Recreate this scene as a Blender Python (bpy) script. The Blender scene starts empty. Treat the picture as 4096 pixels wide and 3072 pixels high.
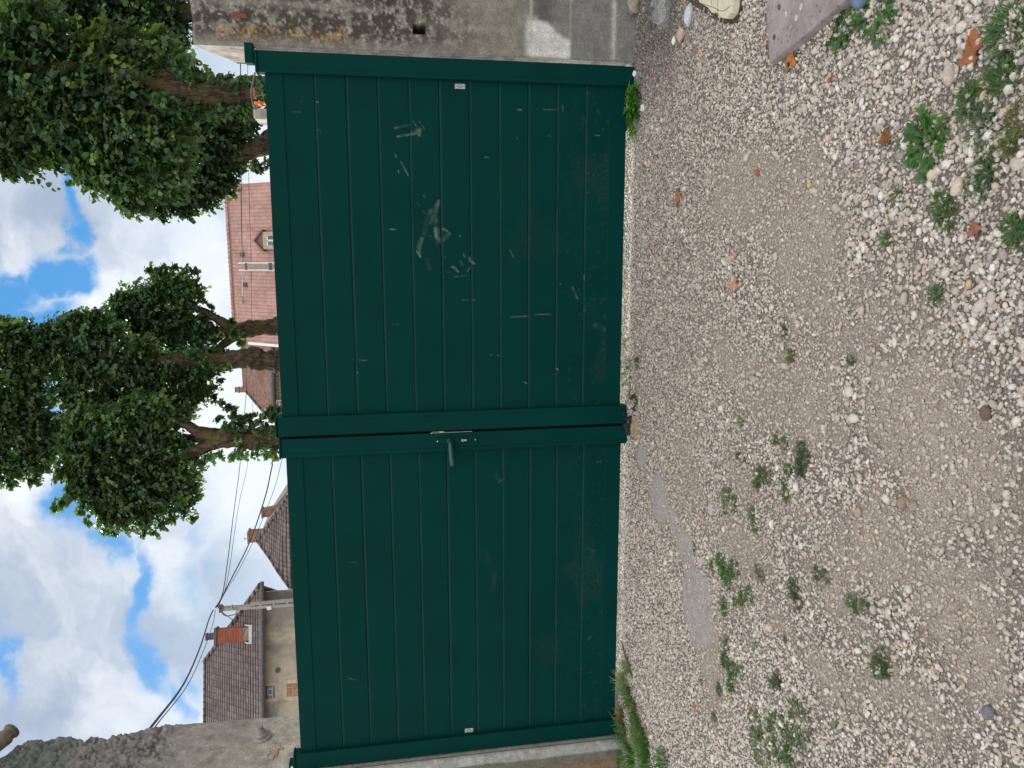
import bpy, math, random
import numpy as np
from mathutils import Vector, Matrix

# ------------------------------------------------------------ camera
scene = bpy.context.scene
col = scene.collection
FPX, YAW, PITCH, ROLL = 3091.3, -0.1659, 0.1733, -0.0302
CAM = np.array([0.9197, -4.0438, 1.3215])
cy, sy = math.cos(YAW), math.sin(YAW)
FW = np.array([sy * math.cos(PITCH), cy * math.cos(PITCH), -math.sin(PITCH)])
R0 = np.array([cy, -sy, 0.0])
U0 = np.cross(R0, FW)
RT = math.cos(ROLL) * R0 + math.sin(ROLL) * U0
UP = -math.sin(ROLL) * R0 + math.cos(ROLL) * U0
# the phone was held sideways: picture-right is world-down, picture-up is world-right
cam_data = bpy.data.cameras.new('camera')
cam = bpy.data.objects.new('camera', cam_data)
col.objects.link(cam)
m3 = Matrix(((-UP[0], RT[0], -FW[0]), (-UP[1], RT[1], -FW[1]), (-UP[2], RT[2], -FW[2])))
cam.matrix_world = Matrix.Translation(Vector(CAM)) @ m3.to_4x4()
cam_data.sensor_fit = 'HORIZONTAL'
cam_data.sensor_width = 36.0
cam_data.lens = 36.0 * FPX / 4096.0
cam_data.clip_start = 0.05
cam_data.clip_end = 3000
scene.camera = cam


def ray(x, y):
    return FW * FPX + RT * (3072 - y - 1536) + UP * (2048 - x)


def atY(x, y, Y):
    v = ray(x, y)
    return CAM + v * (Y - CAM[1]) / v[1]


def atX(x, y, X):
    v = ray(x, y)
    return CAM + v * (X - CAM[0]) / v[0]


def atZ(x, y, Z):
    v = ray(x, y)
    return CAM + v * (Z - CAM[2]) / v[2]


K = 4096 / 2212.0
GZ = -0.045


def dY(x, y, Y):          # survey points are noted in a 2212-wide copy of the photo
    return atY(x * K, y * K, Y)


def gnd(x, y, z=GZ):
    return atZ(x * K, y * K, z)


# ------------------------------------------------------------ sun and sky
SUN_AZ, SUN_EL = math.radians(-35.0), math.radians(28.0)
sl = bpy.data.lights.new('sun', 'SUN')
sl.energy = 5.0
sl.angle = math.radians(0.5)
sl.color = (1.0, 0.95, 0.86)
sun = bpy.data.objects.new('sun', sl)
col.objects.link(sun)
sd = Vector((math.sin(SUN_AZ) * math.cos(SUN_EL), math.cos(SUN_AZ) * math.cos(SUN_EL), math.sin(SUN_EL)))
sun.rotation_euler = sd.to_track_quat('Z', 'Y').to_euler()
scene.view_settings.view_transform = 'Standard'
scene.view_settings.look = 'None'
scene.view_settings.exposure = 0.5
scene.view_settings.gamma = 1.0
scene.view_settings.use_curve_mapping = False


class G:
    """tiny node-graph helper"""
    def __init__(s, nt):
        s.nt = nt

    def n(s, t, **kw):
        nd = s.nt.nodes.new(t)
        for k, v in kw.items():
            setattr(nd, k, v)
        return nd

    def put(s, sock, v):
        if isinstance(v, bpy.types.NodeSocket):
            s.nt.links.new(v, sock)
        elif v is not None:
            if sock.type == 'RGBA' and not hasattr(v, '__len__'):
                v = (v, v, v, 1)
            if sock.type == 'RGBA' and len(v) == 3:
                v = (*v, 1)
            sock.default_value = v

    def math(s, op, a, b=None, c=None, clamp=False):
        nd = s.n('ShaderNodeMath', operation=op, use_clamp=clamp)
        s.put(nd.inputs[0], a)
        if b is not None: s.put(nd.inputs[1], b)
        if c is not None: s.put(nd.inputs[2], c)
        return nd.outputs[0]

    def mix(s, f, a, b, blend='MIX'):
        nd = s.n('ShaderNodeMix', data_type='RGBA', blend_type=blend)
        s.put(nd.inputs[0], f); s.put(nd.inputs[6], a); s.put(nd.inputs[7], b)
        return nd.outputs[2]

    def ramp(s, f, lo, hi, a=0.0, b=1.0, smooth=True):
        nd = s.n('ShaderNodeMapRange', interpolation_type='SMOOTHSTEP' if smooth else 'LINEAR')
        s.put(nd.inputs[0], f)
        for i, v in zip((1, 2, 3, 4), (lo, hi, a, b)): s.put(nd.inputs[i], v)
        return nd.outputs[0]

    def noise(s, vec, scale, detail=4, rough=0.6, dist=0.0, dims='3D'):
        nd = s.n('ShaderNodeTexNoise', noise_dimensions=dims)
        s.put(nd.inputs['Vector'], vec)
        nd.inputs['Scale'].default_value = scale
        nd.inputs['Detail'].default_value = detail
        nd.inputs['Roughness'].default_value = rough
        nd.inputs['Distortion'].default_value = dist
        return nd.outputs[0]

    def vmul(s, vec, k):
        nd = s.n('ShaderNodeVectorMath', operation='MULTIPLY')
        s.put(nd.inputs[0], vec); nd.inputs[1].default_value = k
        return nd.outputs[0]

    def comb(s, x, y, z=0.0):
        nd = s.n('ShaderNodeCombineXYZ')
        s.put(nd.inputs[0], x); s.put(nd.inputs[1], y); s.put(nd.inputs[2], z)
        return nd.outputs[0]


world = bpy.data.worlds.new('World')
scene.world = world
world.use_nodes = True
nt = world.node_tree
nt.nodes.clear()
g = G(nt)
skytex = g.n('ShaderNodeTexSky', sky_type='NISHITA', sun_disc=False, sun_elevation=SUN_EL, sun_rotation=SUN_AZ,
             air_density=1.0, dust_density=0.3, ozone_density=1.6, altitude=200)
bg1 = g.n('ShaderNodeBackground')
g.put(bg1.inputs[0], g.mix(0.86, skytex.outputs[0], (0.42, 2.25, 5.0)))
bg1.inputs[1].default_value = 0.11
geo = g.n('ShaderNodeTexCoord')
sep = g.n('ShaderNodeSeparateXYZ')
g.put(sep.inputs[0], geo.outputs['Generated'])
dx, dyv, dz = sep.outputs
yy = g.math('MAXIMUM', dyv, 0.15)
px = g.math('DIVIDE', dx, yy)      # gnomonic coordinates round the north (the way the photo looks)
pz = g.math('DIVIDE', dz, yy)
pv = g.comb(px, pz, 0.0)
n1 = g.noise(pv, 3.2, 6, 0.62)
n2 = g.noise(g.vmul(pv, (1, 1, 1)), 9.0, 6, 0.6)
warpx = g.math('ADD', px, g.math('MULTIPLY', g.math('SUBTRACT', n1, 0.5), 0.20))
warpx = g.math('ADD', warpx, g.math('MULTIPLY', g.math('SUBTRACT', n2, 0.5), 0.11))
n3 = g.noise(g.comb(px, pz, 3.7), 4.1, 6, 0.62)
warpz = g.math('ADD', pz, g.math('MULTIPLY', g.math('SUBTRACT', n3, 0.5), 0.20))
blue = None
# blue openings between the clouds: centre and half-sizes in survey pixels (x, y, rx, ry, weight)
HOLES = [(142, 420, 20, 70, 1.0), (150, 500, 24, 60, 1.0), (120, 600, 62, 42, 1.3), (40, 635, 80, 48, 1.3), (160, 630, 42, 50, 1.2), (60, 700, 90, 50, 1.2), (130, 720, 60, 50, 1.1),
         (100, 870, 90, 110, .9), (190, 1110, 62, 60, 1.15), (250, 1180, 38, 40, .85), (312, 1270, 30, 95, 1.05), (325, 1430, 34, 110, 0.95),
         (365, 1530, 26, 60, .75), (5, 1440, 24, 70, .9), (430, 1130, 24, 50, .45), (400, 1490, 25, 50, .6), (430, 1250, 25, 60, .4), (470, 1210, 20, 60, .35), (60, 740, 70, 40, .8)]
for (hx, hy, rx, ry, w) in HOLES:
    c = ray(hx * K, hy * K); c = c / c[1]
    ex = ray(hx * K, (hy + ry) * K); ex = ex / ex[1]
    ez = ray((hx + rx) * K, hy * K); ez = ez / ez[1]
    ax = abs(ex[0] - c[0]); az = abs(ez[2] - c[2])
    u = g.math('DIVIDE', g.math('SUBTRACT', warpx, float(c[0])), float(ax))
    v = g.math('DIVIDE', g.math('SUBTRACT', warpz, float(c[2])), float(az))
    r2 = g.math('ADD', g.math('MULTIPLY', u, u), g.math('MULTIPLY', v, v))
    e = g.math('MULTIPLY', g.math('EXPONENT', g.math('MULTIPLY', r2, -0.8)), w)
    blue = e if blue is None else g.math('MAXIMUM', blue, e)
front = g.ramp(dyv, 0.15, 0.35)
dirn = g.noise(geo.outputs['Generated'], 2.2, 5, 0.6)
back = g.math('MULTIPLY', g.ramp(dirn, 0.56, 0.74), g.math('SUBTRACT', 1.0, front))
cover = g.ramp(g.math('ADD', g.math('MULTIPLY', blue, front), back), 0.05, 0.95, 1.0, 0.0)
# cloud body brightness: soft grey undersides and bright heads
nb = g.noise(g.comb(g.math('MULTIPLY', warpx, 0.8), warpz, 9.1), 3.4, 6, 0.55)
nb2 = g.noise(geo.outputs['Generated'], 3.0, 4, 0.55)
nb = g.math('ADD', g.math('MULTIPLY', nb, front), g.math('MULTIPLY', nb2, g.math('SUBTRACT', 1.0, front)))
ccol = g.mix(g.ramp(nb, 0.36, 0.62), (0.35, 0.43, 0.56), (0.88, 0.91, 0.95))
ccol = g.mix(g.ramp(dz, 0.12, 0.35, 0.35, 0.0), ccol, (0.66, 0.80, 0.92))
# unseen clouds behind the camera, brightened to light the foreground
ccol = g.mix(front, (1.24, 1.23, 1.22), ccol)
bg2 = g.n('ShaderNodeBackground')
g.put(bg2.inputs[0], ccol)
bg2.inputs[1].default_value = 0.82
mx = g.n('ShaderNodeMixShader')
g.put(mx.inputs[0], cover); nt.links.new(bg1.outputs[0], mx.inputs[1]); nt.links.new(bg2.outputs[0], mx.inputs[2])
out = g.n('ShaderNodeOutputWorld')
nt.links.new(mx.outputs[0], out.inputs[0])

rng = np.random.default_rng(7)
random.seed(7)

# ------------------------------------------------------------ numpy noise
def _hash(ix, iy, seed):
    h = (ix.astype(np.int64) * 374761393 + iy.astype(np.int64) * 668265263 + seed * 1274126177) & 0x7fffffff
    h = ((h ^ (h >> 13)) * 1274126177) & 0x7fffffff
    h = h ^ (h >> 16)
    return (h & 0xffff) / 65535.0


def vnoise(x, y, seed=0):
    x = np.asarray(x, float); y = np.asarray(y, float)
    x, y = np.broadcast_arrays(x, y)
    ix = np.floor(x).astype(np.int64); iy = np.floor(y).astype(np.int64)
    fx = x - ix; fy = y - iy
    fx = fx * fx * (3 - 2 * fx); fy = fy * fy * (3 - 2 * fy)
    a = _hash(ix, iy, seed); b = _hash(ix + 1, iy, seed)
    c = _hash(ix, iy + 1, seed); d = _hash(ix + 1, iy + 1, seed)
    return (a * (1 - fx) + b * fx) * (1 - fy) + (c * (1 - fx) + d * fx) * fy


def fbm(x, y, seed=0, octs=4, gain=0.5):
    s = 0; a = 1; t = 0
    for k in range(octs):
        s = s + a * vnoise(np.asarray(x) * 2 ** k, np.asarray(y) * 2 ** k, seed + 17 * k); t += a; a *= gain
    return s / t


def sstep(x, a, b):
    t = np.clip((x - a) / (b - a), 0, 1)
    return t * t * (3 - 2 * t)


def lerp(a, b, t):
    return a + (b - a) * t


# ------------------------------------------------------------ materials
def material(name, fn, **kw):
    m = bpy.data.materials.new(name)
    m.use_nodes = True
    m.node_tree.nodes.clear()
    gg = G(m.node_tree)
    o = gg.n('ShaderNodeOutputMaterial')
    fn(gg, o)
    return m


def pbsdf(g, o, base, rough=0.8, bump=None, bstr=0.3, bdist=0.01, metal=0.0, spec=0.5, extra=None):
    p = g.n('ShaderNodeBsdfPrincipled')
    g.put(p.inputs['Base Color'], base)
    g.put(p.inputs['Roughness'], rough)
    g.put(p.inputs['Metallic'], metal)
    g.put(p.inputs['Specular IOR Level'], spec)
    if bump is not None:
        b = g.n('ShaderNodeBump')
        b.inputs['Strength'].default_value = bstr
        b.inputs['Distance'].default_value = bdist
        g.put(b.inputs['Height'], bump)
        g.nt.links.new(b.outputs[0], p.inputs['Normal'])
    if extra: extra(p)
    g.nt.links.new(p.outputs[0], o.inputs[0])
    return p


def objco(g):
    return g.n('ShaderNodeTexCoord').outputs['Object']


def simple(name, c, rough=0.7, scale=30, var=0.25, metal=0.0, bstr=0.3, bdist=0.003, spec=0.5):
    def f(g, o):
        co = objco(g)
        n = g.noise(co, scale, 5, 0.65)
        c1 = tuple(x * (1 - var) for x in c); c2 = tuple(min(1, x * (1 + var)) for x in c)
        pbsdf(g, o, g.mix(g.ramp(n, 0.3, 0.7), c1, c2), rough, n, bstr, bdist, metal, spec)
    return material(name, f)


def painted(name, rough=0.9, s1=120, s2=18, var=0.3, bstr=0.6, bdist=0.004):
    """surface whose base colour was mixed point by point (stains, lichen, mortar)"""
    def f(g, o):
        a = g.n('ShaderNodeAttribute', attribute_name='Col')
        co = objco(g)
        n = g.noise(co, s1, 4, 0.7)
        nn = g.noise(co, s2, 6, 0.7)
        k = g.math('MULTIPLY', g.ramp(n, 0.25, 0.75, 1 - var, 1 + var), g.ramp(nn, 0.25, 0.75, 1 - var * .7, 1 + var * .7))
        c = g.mix(1.0, a.outputs['Color'], g.comb(k, k, k), 'MULTIPLY')
        pbsdf(g, o, c, rough, g.math('ADD', n, nn), bstr, bdist, spec=0.25)
    return material(name, f)


M = {}


def f_gate(g, o):
    co = objco(g)
    a = g.n('ShaderNodeAttribute', attribute_name='Col')
    streak = g.noise(g.vmul(co, (6, 6, 260)), 1.0, 3, 0.6)
    cloudy = g.noise(co, 3.0, 5, 0.6)
    base = g.mix(g.ramp(cloudy, 0.3, 0.7), (0.0002, 0.033, 0.0285), (0.0004, 0.039, 0.0335))
    wear_glint = g.n('ShaderNodeSeparateColor')
    g.put(wear_glint.inputs[0], a.outputs['Color'])
    fine = g.noise(co, 90, 3, 0.7)
    wm = g.math('MULTIPLY', wear_glint.outputs[0], g.ramp(fine, 0.25, 0.6, 0.35, 1.0), clamp=True)
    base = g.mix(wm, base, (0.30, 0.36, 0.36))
    tone_mask = g.math('MULTIPLY', wear_glint.outputs[1], g.ramp(fine, 0.35, 0.7), clamp=True)  # dust and splash dirt on the lower boards
    base = g.mix(tone_mask, base, (0.10, 0.10, 0.085))
    rough = g.ramp(cloudy, 0.3, 0.7, 0.50, 0.62)
    pbsdf(g, o, base, rough, g.math('ADD', g.math('MULTIPLY', streak, 0.4), fine), 0.12, 0.002, spec=0.055)


M['gate'] = material('dark_green_lacquer', f_gate)
M['lever'] = simple('green_lever_lacquer', (0.004, 0.060, 0.055), 0.35, 30, 0.1, spec=0.6)
M['steel'] = simple('bright_steel', (0.6, 0.57, 0.56), 0.3, 40, 0.15, metal=0.9)
M['brass'] = simple('nickel', (0.62, 0.50, 0.44), 0.35, 60, 0.2, metal=0.6)
M['black'] = simple('black_rubber', (0.012, 0.012, 0.014), 0.7, 60, 0.4)
M['sticker'] = simple('sticker_paper', (0.42, 0.44, 0.46), 0.5, 60, 0.08)
M['ink'] = simple('sticker_ink', (0.03, 0.03, 0.045), 0.6, 60, 0.2)
M['painted'] = painted('weathered_render')
M['stone'] = painted('stone_surface', s1=200, s2=40, var=0.22, bstr=0.4, bdist=0.003)


def f_gravel(g, o):
    a = g.n('ShaderNodeAttribute', attribute_name='Col')
    co = objco(g)
    n = g.noise(co, 260, 3, 0.6)
    k = g.ramp(n, 0.25, 0.75, 0.84, 1.14)
    pbsdf(g, o, g.mix(1.0, a.outputs['Color'], g.comb(k, k, k), 'MULTIPLY'), 0.85, n, 0.25, 0.001, spec=0.3)


M['gravel'] = material('gravel_stone', f_gravel)


def f_ground(g, o):
    a = g.n('ShaderNodeAttribute', attribute_name='Col')
    co = objco(g)
    v = g.n('ShaderNodeTexVoronoi', feature='F1')
    g.put(v.inputs['Vector'], co); v.inputs['Scale'].default_value = 210
    n = g.noise(co, 420, 3, 0.7)
    nn = g.noise(co, 38, 6, 0.7)
    grit = g.mix(g.ramp(v.outputs['Distance'], 0.1, 0.7), (1.22, 1.2, 1.18), (0.66, 0.64, 0.62))
    c = g.mix(1.0, a.outputs['Color'], grit, 'MULTIPLY')
    rnd = g.n('ShaderNodeSeparateColor'); g.put(rnd.inputs[0], v.outputs['Color'])
    c = g.mix(g.math('MULTIPLY', g.ramp(rnd.outputs[0], 0.80, 0.84), 0.55), c, (0.52, 0.50, 0.46))
    k = g.ramp(nn, 0.25, 0.75, 0.80, 1.18)
    c = g.mix(1.0, c, g.comb(k, k, k), 'MULTIPLY')
    h = g.math('ADD', g.math('MULTIPLY', v.outputs['Distance'], -1.0), g.math('ADD', n, g.math('MULTIPLY', nn, 2.0)))
    pbsdf(g, o, c, 0.95, h, 0.55, 0.004, spec=0.2)


M['ground'] = material('gritty_ground', f_ground)


def f_leaf(g, o):
    a = g.n('ShaderNodeAttribute', attribute_name='Col')
    d = g.n('ShaderNodeBsdfPrincipled')
    g.put(d.inputs['Base Color'], a.outputs['Color'])
    d.inputs['Roughness'].default_value = 0.38
    d.inputs['Specular IOR Level'].default_value = 0.55
    t = g.n('ShaderNodeBsdfTranslucent')
    g.put(t.inputs[0], g.mix(1.0, a.outputs['Color'], (1.5, 1.5, 0.6), 'MULTIPLY'))
    m = g.n('ShaderNodeMixShader'); m.inputs[0].default_value = 0.42
    g.nt.links.new(d.outputs[0], m.inputs[1]); g.nt.links.new(t.outputs[0], m.inputs[2])
    g.nt.links.new(m.outputs[0], o.inputs[0])


M['leaf'] = material('green_leaf', f_leaf)


def f_bark(g, o):
    co = objco(g)
    n = g.noise(g.vmul(co, (9, 9, 2.2)), 2.4, 6, 0.7, 0.6)
    ms = g.noise(co, 3.2, 5, 0.65)
    base = g.mix(g.ramp(n, 0.35, 0.65), (0.033, 0.026, 0.019), (0.145, 0.110, 0.078))
    base = g.mix(g.ramp(ms, 0.47, 0.62, 0, 0.8), base, (0.12, 0.105, 0.028))
    pbsdf(g, o, base, 0.95, n, 0.9, 0.04, spec=0.1)


M['bark'] = material('mossy_bark', f_bark)


def f_tiles(base, dark, light, bw, bh, mortar=0.06, stripe=0.0):
    def f(g, o):
        uv = g.n('ShaderNodeUVMap').outputs[0]
        br = g.n('ShaderNodeTexBrick', offset=0.0 if stripe else 0.5)
        g.put(br.inputs['Vector'], uv)
        br.inputs['Color1'].default_value = (*base, 1)
        br.inputs['Color2'].default_value = (*light, 1)
        br.inputs['Mortar'].default_value = (*dark, 1)
        br.inputs['Scale'].default_value = 1
        br.inputs['Mortar Size'].default_value = mortar
        br.inputs['Mortar Smooth'].default_value = 0.6
        br.inputs['Brick Width'].default_value = bw
        br.inputs['Row Height'].default_value = bh
        n = g.noise(uv, 1.3, 6, 0.7)
        nn = g.noise(uv, 14, 5, 0.7)
        k = g.math('MULTIPLY', g.ramp(n, 0.25, 0.75, 0.78, 1.22), g.ramp(nn, 0.25, 0.75, 0.72, 1.28))
        c = g.mix(1.0, br.outputs[0], g.comb(k, k, k), 'MULTIPLY')
        h = g.math('MULTIPLY', br.outputs['Fac'], -1.0)
        pbsdf(g, o, c, 0.9, g.math('ADD', h, g.math('MULTIPLY', nn, 0.7)), 0.8, 0.03, spec=0.2)
    return f


def f_rows(base, amt, rowh, tilew, rowdark, jointdark, rw=.2, jw=.14):
    def f(g, o):
        uv = g.n('ShaderNodeUVMap').outputs[0]
        sp = g.n('ShaderNodeSeparateXYZ'); g.put(sp.inputs[0], uv)
        wob = g.math('MULTIPLY', g.math('SUBTRACT', g.noise(uv, 1.6, 3, .6), .5), rowh * .5)
        v = g.math('DIVIDE', g.math('ADD', sp.outputs[1], wob), rowh); u = g.math('DIVIDE', sp.outputs[0], tilew)
        fv = g.math('FLOOR', v); rv = g.math('SUBTRACT', v, fv)
        fu = g.math('FLOOR', u); ru = g.math('SUBTRACT', u, fu)
        wn = g.n('ShaderNodeTexWhiteNoise', noise_dimensions='2D'); g.put(wn.inputs['Vector'], g.comb(fu, fv))
        n = g.noise(uv, .8, 6, .7); nn = g.noise(uv, 9, 5, .7)
        k = g.math('MULTIPLY', g.ramp(wn.outputs[0], 0, 1, 1 - amt, 1 + amt, False), g.math('MULTIPLY', g.ramp(n, .25, .75, .82, 1.18), g.ramp(nn, .25, .75, .8, 1.2)))
        line = g.ramp(rv, 0.0, rw, rowdark, 1.0); jl = g.ramp(ru, 0.0, jw, jointdark, 1.0)
        k = g.math('MULTIPLY', k, g.math('MULTIPLY', line, jl))
        lich = g.ramp(g.noise(uv, 5, 6, .75), .60, .70, 0, .35)
        c = g.mix(1.0, base, g.comb(k, k, k), 'MULTIPLY')
        c = g.mix(lich, c, (.36, .33, .28))
        pbsdf(g, o, c, 0.9, g.math('ADD', g.math('MULTIPLY', rv, -1.0), nn), 0.7, 0.03, spec=0.2)
    return f


M['tiles_red'] = material('red_roof_tiles', f_rows((0.44, 0.27, 0.235), .10, .34, .20, .90, .62, .1, .35))
M['tiles_brown'] = material('brown_roof_tiles', f_rows((0.26, 0.155, 0.125), .22, .16, .18, .5, .7))
M['tiles_grey'] = material('old_dark_roof_tiles', f_rows((0.205, 0.162, 0.152), .22, .235, .27, .05, .6, .75, .3))
M['tiles_small'] = material('weathered_roof_tiles', f_rows((0.185, 0.145, 0.135), .25, .34, .34, .12, .45, .6, .35))
M['stonewall'] = material('coursed_stone', f_tiles((0.42, 0.37, 0.26), (0.13, 0.11, 0.08), (0.52, 0.47, 0.36), 0.42, 0.2, 0.025))
M['brick'] = material('red_brick', f_tiles((0.33, 0.095, 0.060), (0.22, 0.13, 0.10), (0.40, 0.125, 0.080), 0.22, 0.065, 0.009))
M['brickblock'] = material('brick_infill', f_tiles((0.30, 0.15, 0.085), (0.45, 0.40, 0.32), (0.42, 0.24, 0.15), 0.3, 0.19, 0.022))


def f_plaster(g, o):
    co = objco(g)
    n = g.noise(co, 0.55, 6, 0.6, 0.4)
    nn = g.noise(co, 6, 6, 0.7)
    c = g.mix(g.ramp(n, 0.40, 0.56), (0.47, 0.42, 0.32), (0.27, 0.25, 0.22))
    k = g.ramp(nn, 0.2, 0.8, 0.85, 1.15)
    pbsdf(g, o, g.mix(1.0, c, g.comb(k, k, k), 'MULTIPLY'), 0.95, nn, 0.3, 0.02, spec=0.2)


M['plaster'] = material('stained_plaster', f_plaster)
M['dormer'] = simple('dormer_tiles', (0.30, 0.17, 0.145), 0.9, 8, 0.25)
M['cream'] = simple('cream_trim', (0.52, 0.46, 0.34), 0.8, 10, 0.15)
M['concrete'] = simple('grey_concrete', (0.34, 0.33, 0.29), 0.9, 12, 0.25, bstr=0.4, bdist=0.01)
M['darkmetal'] = simple('zinc_dark', (0.10, 0.10, 0.11), 0.6, 10, 0.3, metal=0.2)
M['lightmetal'] = simple('zinc_light', (0.55, 0.58, 0.60), 0.5, 10, 0.15, metal=0.1)
M['whitepaint'] = simple('white_paint', (0.75, 0.76, 0.76), 0.6, 10, 0.08)
M['wire'] = simple('cable_black', (0.02, 0.022, 0.026), 0.6, 10, 0.2)
M['glassdark'] = simple('window_glass', (0.11, 0.15, 0.20), 0.12, 3, 0.3, bstr=0.0)
M['render_old'] = simple('chimney_render', (0.25, 0.21, 0.15), 0.95, 5, 0.35, bstr=0.5, bdist=0.02)
M['chimney_brown'] = simple('chimney_brown_brick', (0.27, 0.17, 0.12), 0.95, 6, 0.35, bstr=0.5, bdist=0.02)
M['terracotta'] = simple('terracotta', (0.62, 0.20, 0.08), 0.85, 60, 0.3)
M['wood_grey'] = simple('bleached_wood', (0.17, 0.14, 0.115), 0.9, 40, 0.35, bstr=0.5)
M['ceramic'] = simple('grey_ceramic', (0.30, 0.27, 0.25), 0.55, 40, 0.25)
M['creamwood'] = simple('old_cream_paint', (0.62, 0.58, 0.42), 0.75, 50, 0.10)
M['darkbrown'] = simple('dark_brown', (0.07, 0.055, 0.04), 0.9, 50, 0.4)
M['blue'] = simple('blue_plastic', (0.12, 0.18, 0.28), 0.4, 20, 0.15)


def f_plastic(g, o):
    t = g.n('ShaderNodeBsdfTransparent'); t.inputs[0].default_value = (0.90, 0.93, 0.95, 1)
    gl = g.n('ShaderNodeBsdfGlossy'); gl.inputs['Roughness'].default_value = 0.08
    co = objco(g)
    b = g.n('ShaderNodeBump'); b.inputs['Strength'].default_value = 0.35; b.inputs['Distance'].default_value = 0.02
    g.put(b.inputs['Height'], g.noise(co, 11, 1, .4, .8))
    g.nt.links.new(b.outputs[0], gl.inputs['Normal'])
    lw = g.n('ShaderNodeLayerWeight'); lw.inputs[0].default_value = 0.35
    g.nt.links.new(b.outputs[0], lw.inputs['Normal'])
    m = g.n('ShaderNodeMixShader')
    g.put(m.inputs[0], g.ramp(lw.outputs['Facing'], 0.25, 0.95, 0.10, 0.95))
    g.nt.links.new(t.outputs[0], m.inputs[1]); g.nt.links.new(gl.outputs[0], m.inputs[2])
    g.nt.links.new(m.outputs[0], o.inputs[0])


M['plastic'] = material('clear_plastic', f_plastic)


# ------------------------------------------------------------ object helpers
def tag(o, label=None, cat=None, group=None, kind=None):
    if label: o['label'] = label
    if cat: o['category'] = cat
    if group: o['group'] = group
    if kind: o['kind'] = kind
    return o


def empty(name, loc, label, cat, group=None):
    o = bpy.data.objects.new(name, None)
    o.empty_display_size = 0.1
    col.objects.link(o)
    o.location = [float(v) for v in loc]
    return tag(o, label, cat, group)


def origin_of(o):
    v = Vector((0, 0, 0))
    while o is not None:
        v += o.location; o = o.parent
    return np.array(v)


def link_mesh(name, V, faces, mat, parent=None, loc=None, colr=None, smooth=False, uv=None, mats=None, fmat=None):
    """V world coordinates; faces: list of lists or an int array (N,k)"""
    V = np.asarray(V, dtype=float)
    if parent is not None: org = origin_of(parent)
    elif loc is not None: org = np.asarray(loc, float)
    else: org = np.zeros(3)
    me = bpy.data.meshes.new(name)
    V = V - org
    if isinstance(faces, np.ndarray):
        nf, k = faces.shape
        me.vertices.add(len(V)); me.vertices.foreach_set('co', V.astype(np.float32).ravel())
        me.loops.add(nf * k); me.loops.foreach_set('vertex_index', faces.astype(np.int32).ravel())
        me.polygons.add(nf); me.polygons.foreach_set('loop_start', np.arange(0, nf * k, k, dtype=np.int32))
        me.update(calc_edges=True)
    else:
        me.from_pydata([tuple(v) for v in V], [], [tuple(int(i) for i in f) for f in faces])
    if colr is not None:
        at = me.color_attributes.new('Col', 'FLOAT_COLOR', 'POINT')
        c = np.ones((len(V), 4), np.float32); c[:, :3] = colr
        at.data.foreach_set('color', c.ravel())
    if uv is not None:
        ul = me.uv_layers.new(name='UVMap')
        li = np.empty(len(me.loops), np.int32); me.loops.foreach_get('vertex_index', li)
        ul.data.foreach_set('uv', np.asarray(uv, np.float32)[li].ravel())
    if smooth: me.polygons.foreach_set('use_smooth', np.ones(len(me.polygons), bool))
    if mats:
        for m in mats: me.materials.append(m)
        if fmat is not None: me.polygons.foreach_set('material_index', np.asarray(fmat, np.int32))
    else:
        me.materials.append(mat)
    me.update()
    o = bpy.data.objects.new(name, me)
    col.objects.link(o)
    if parent is not None: o.parent = parent
    else: o.location = [float(v) for v in org]
    return o


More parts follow.
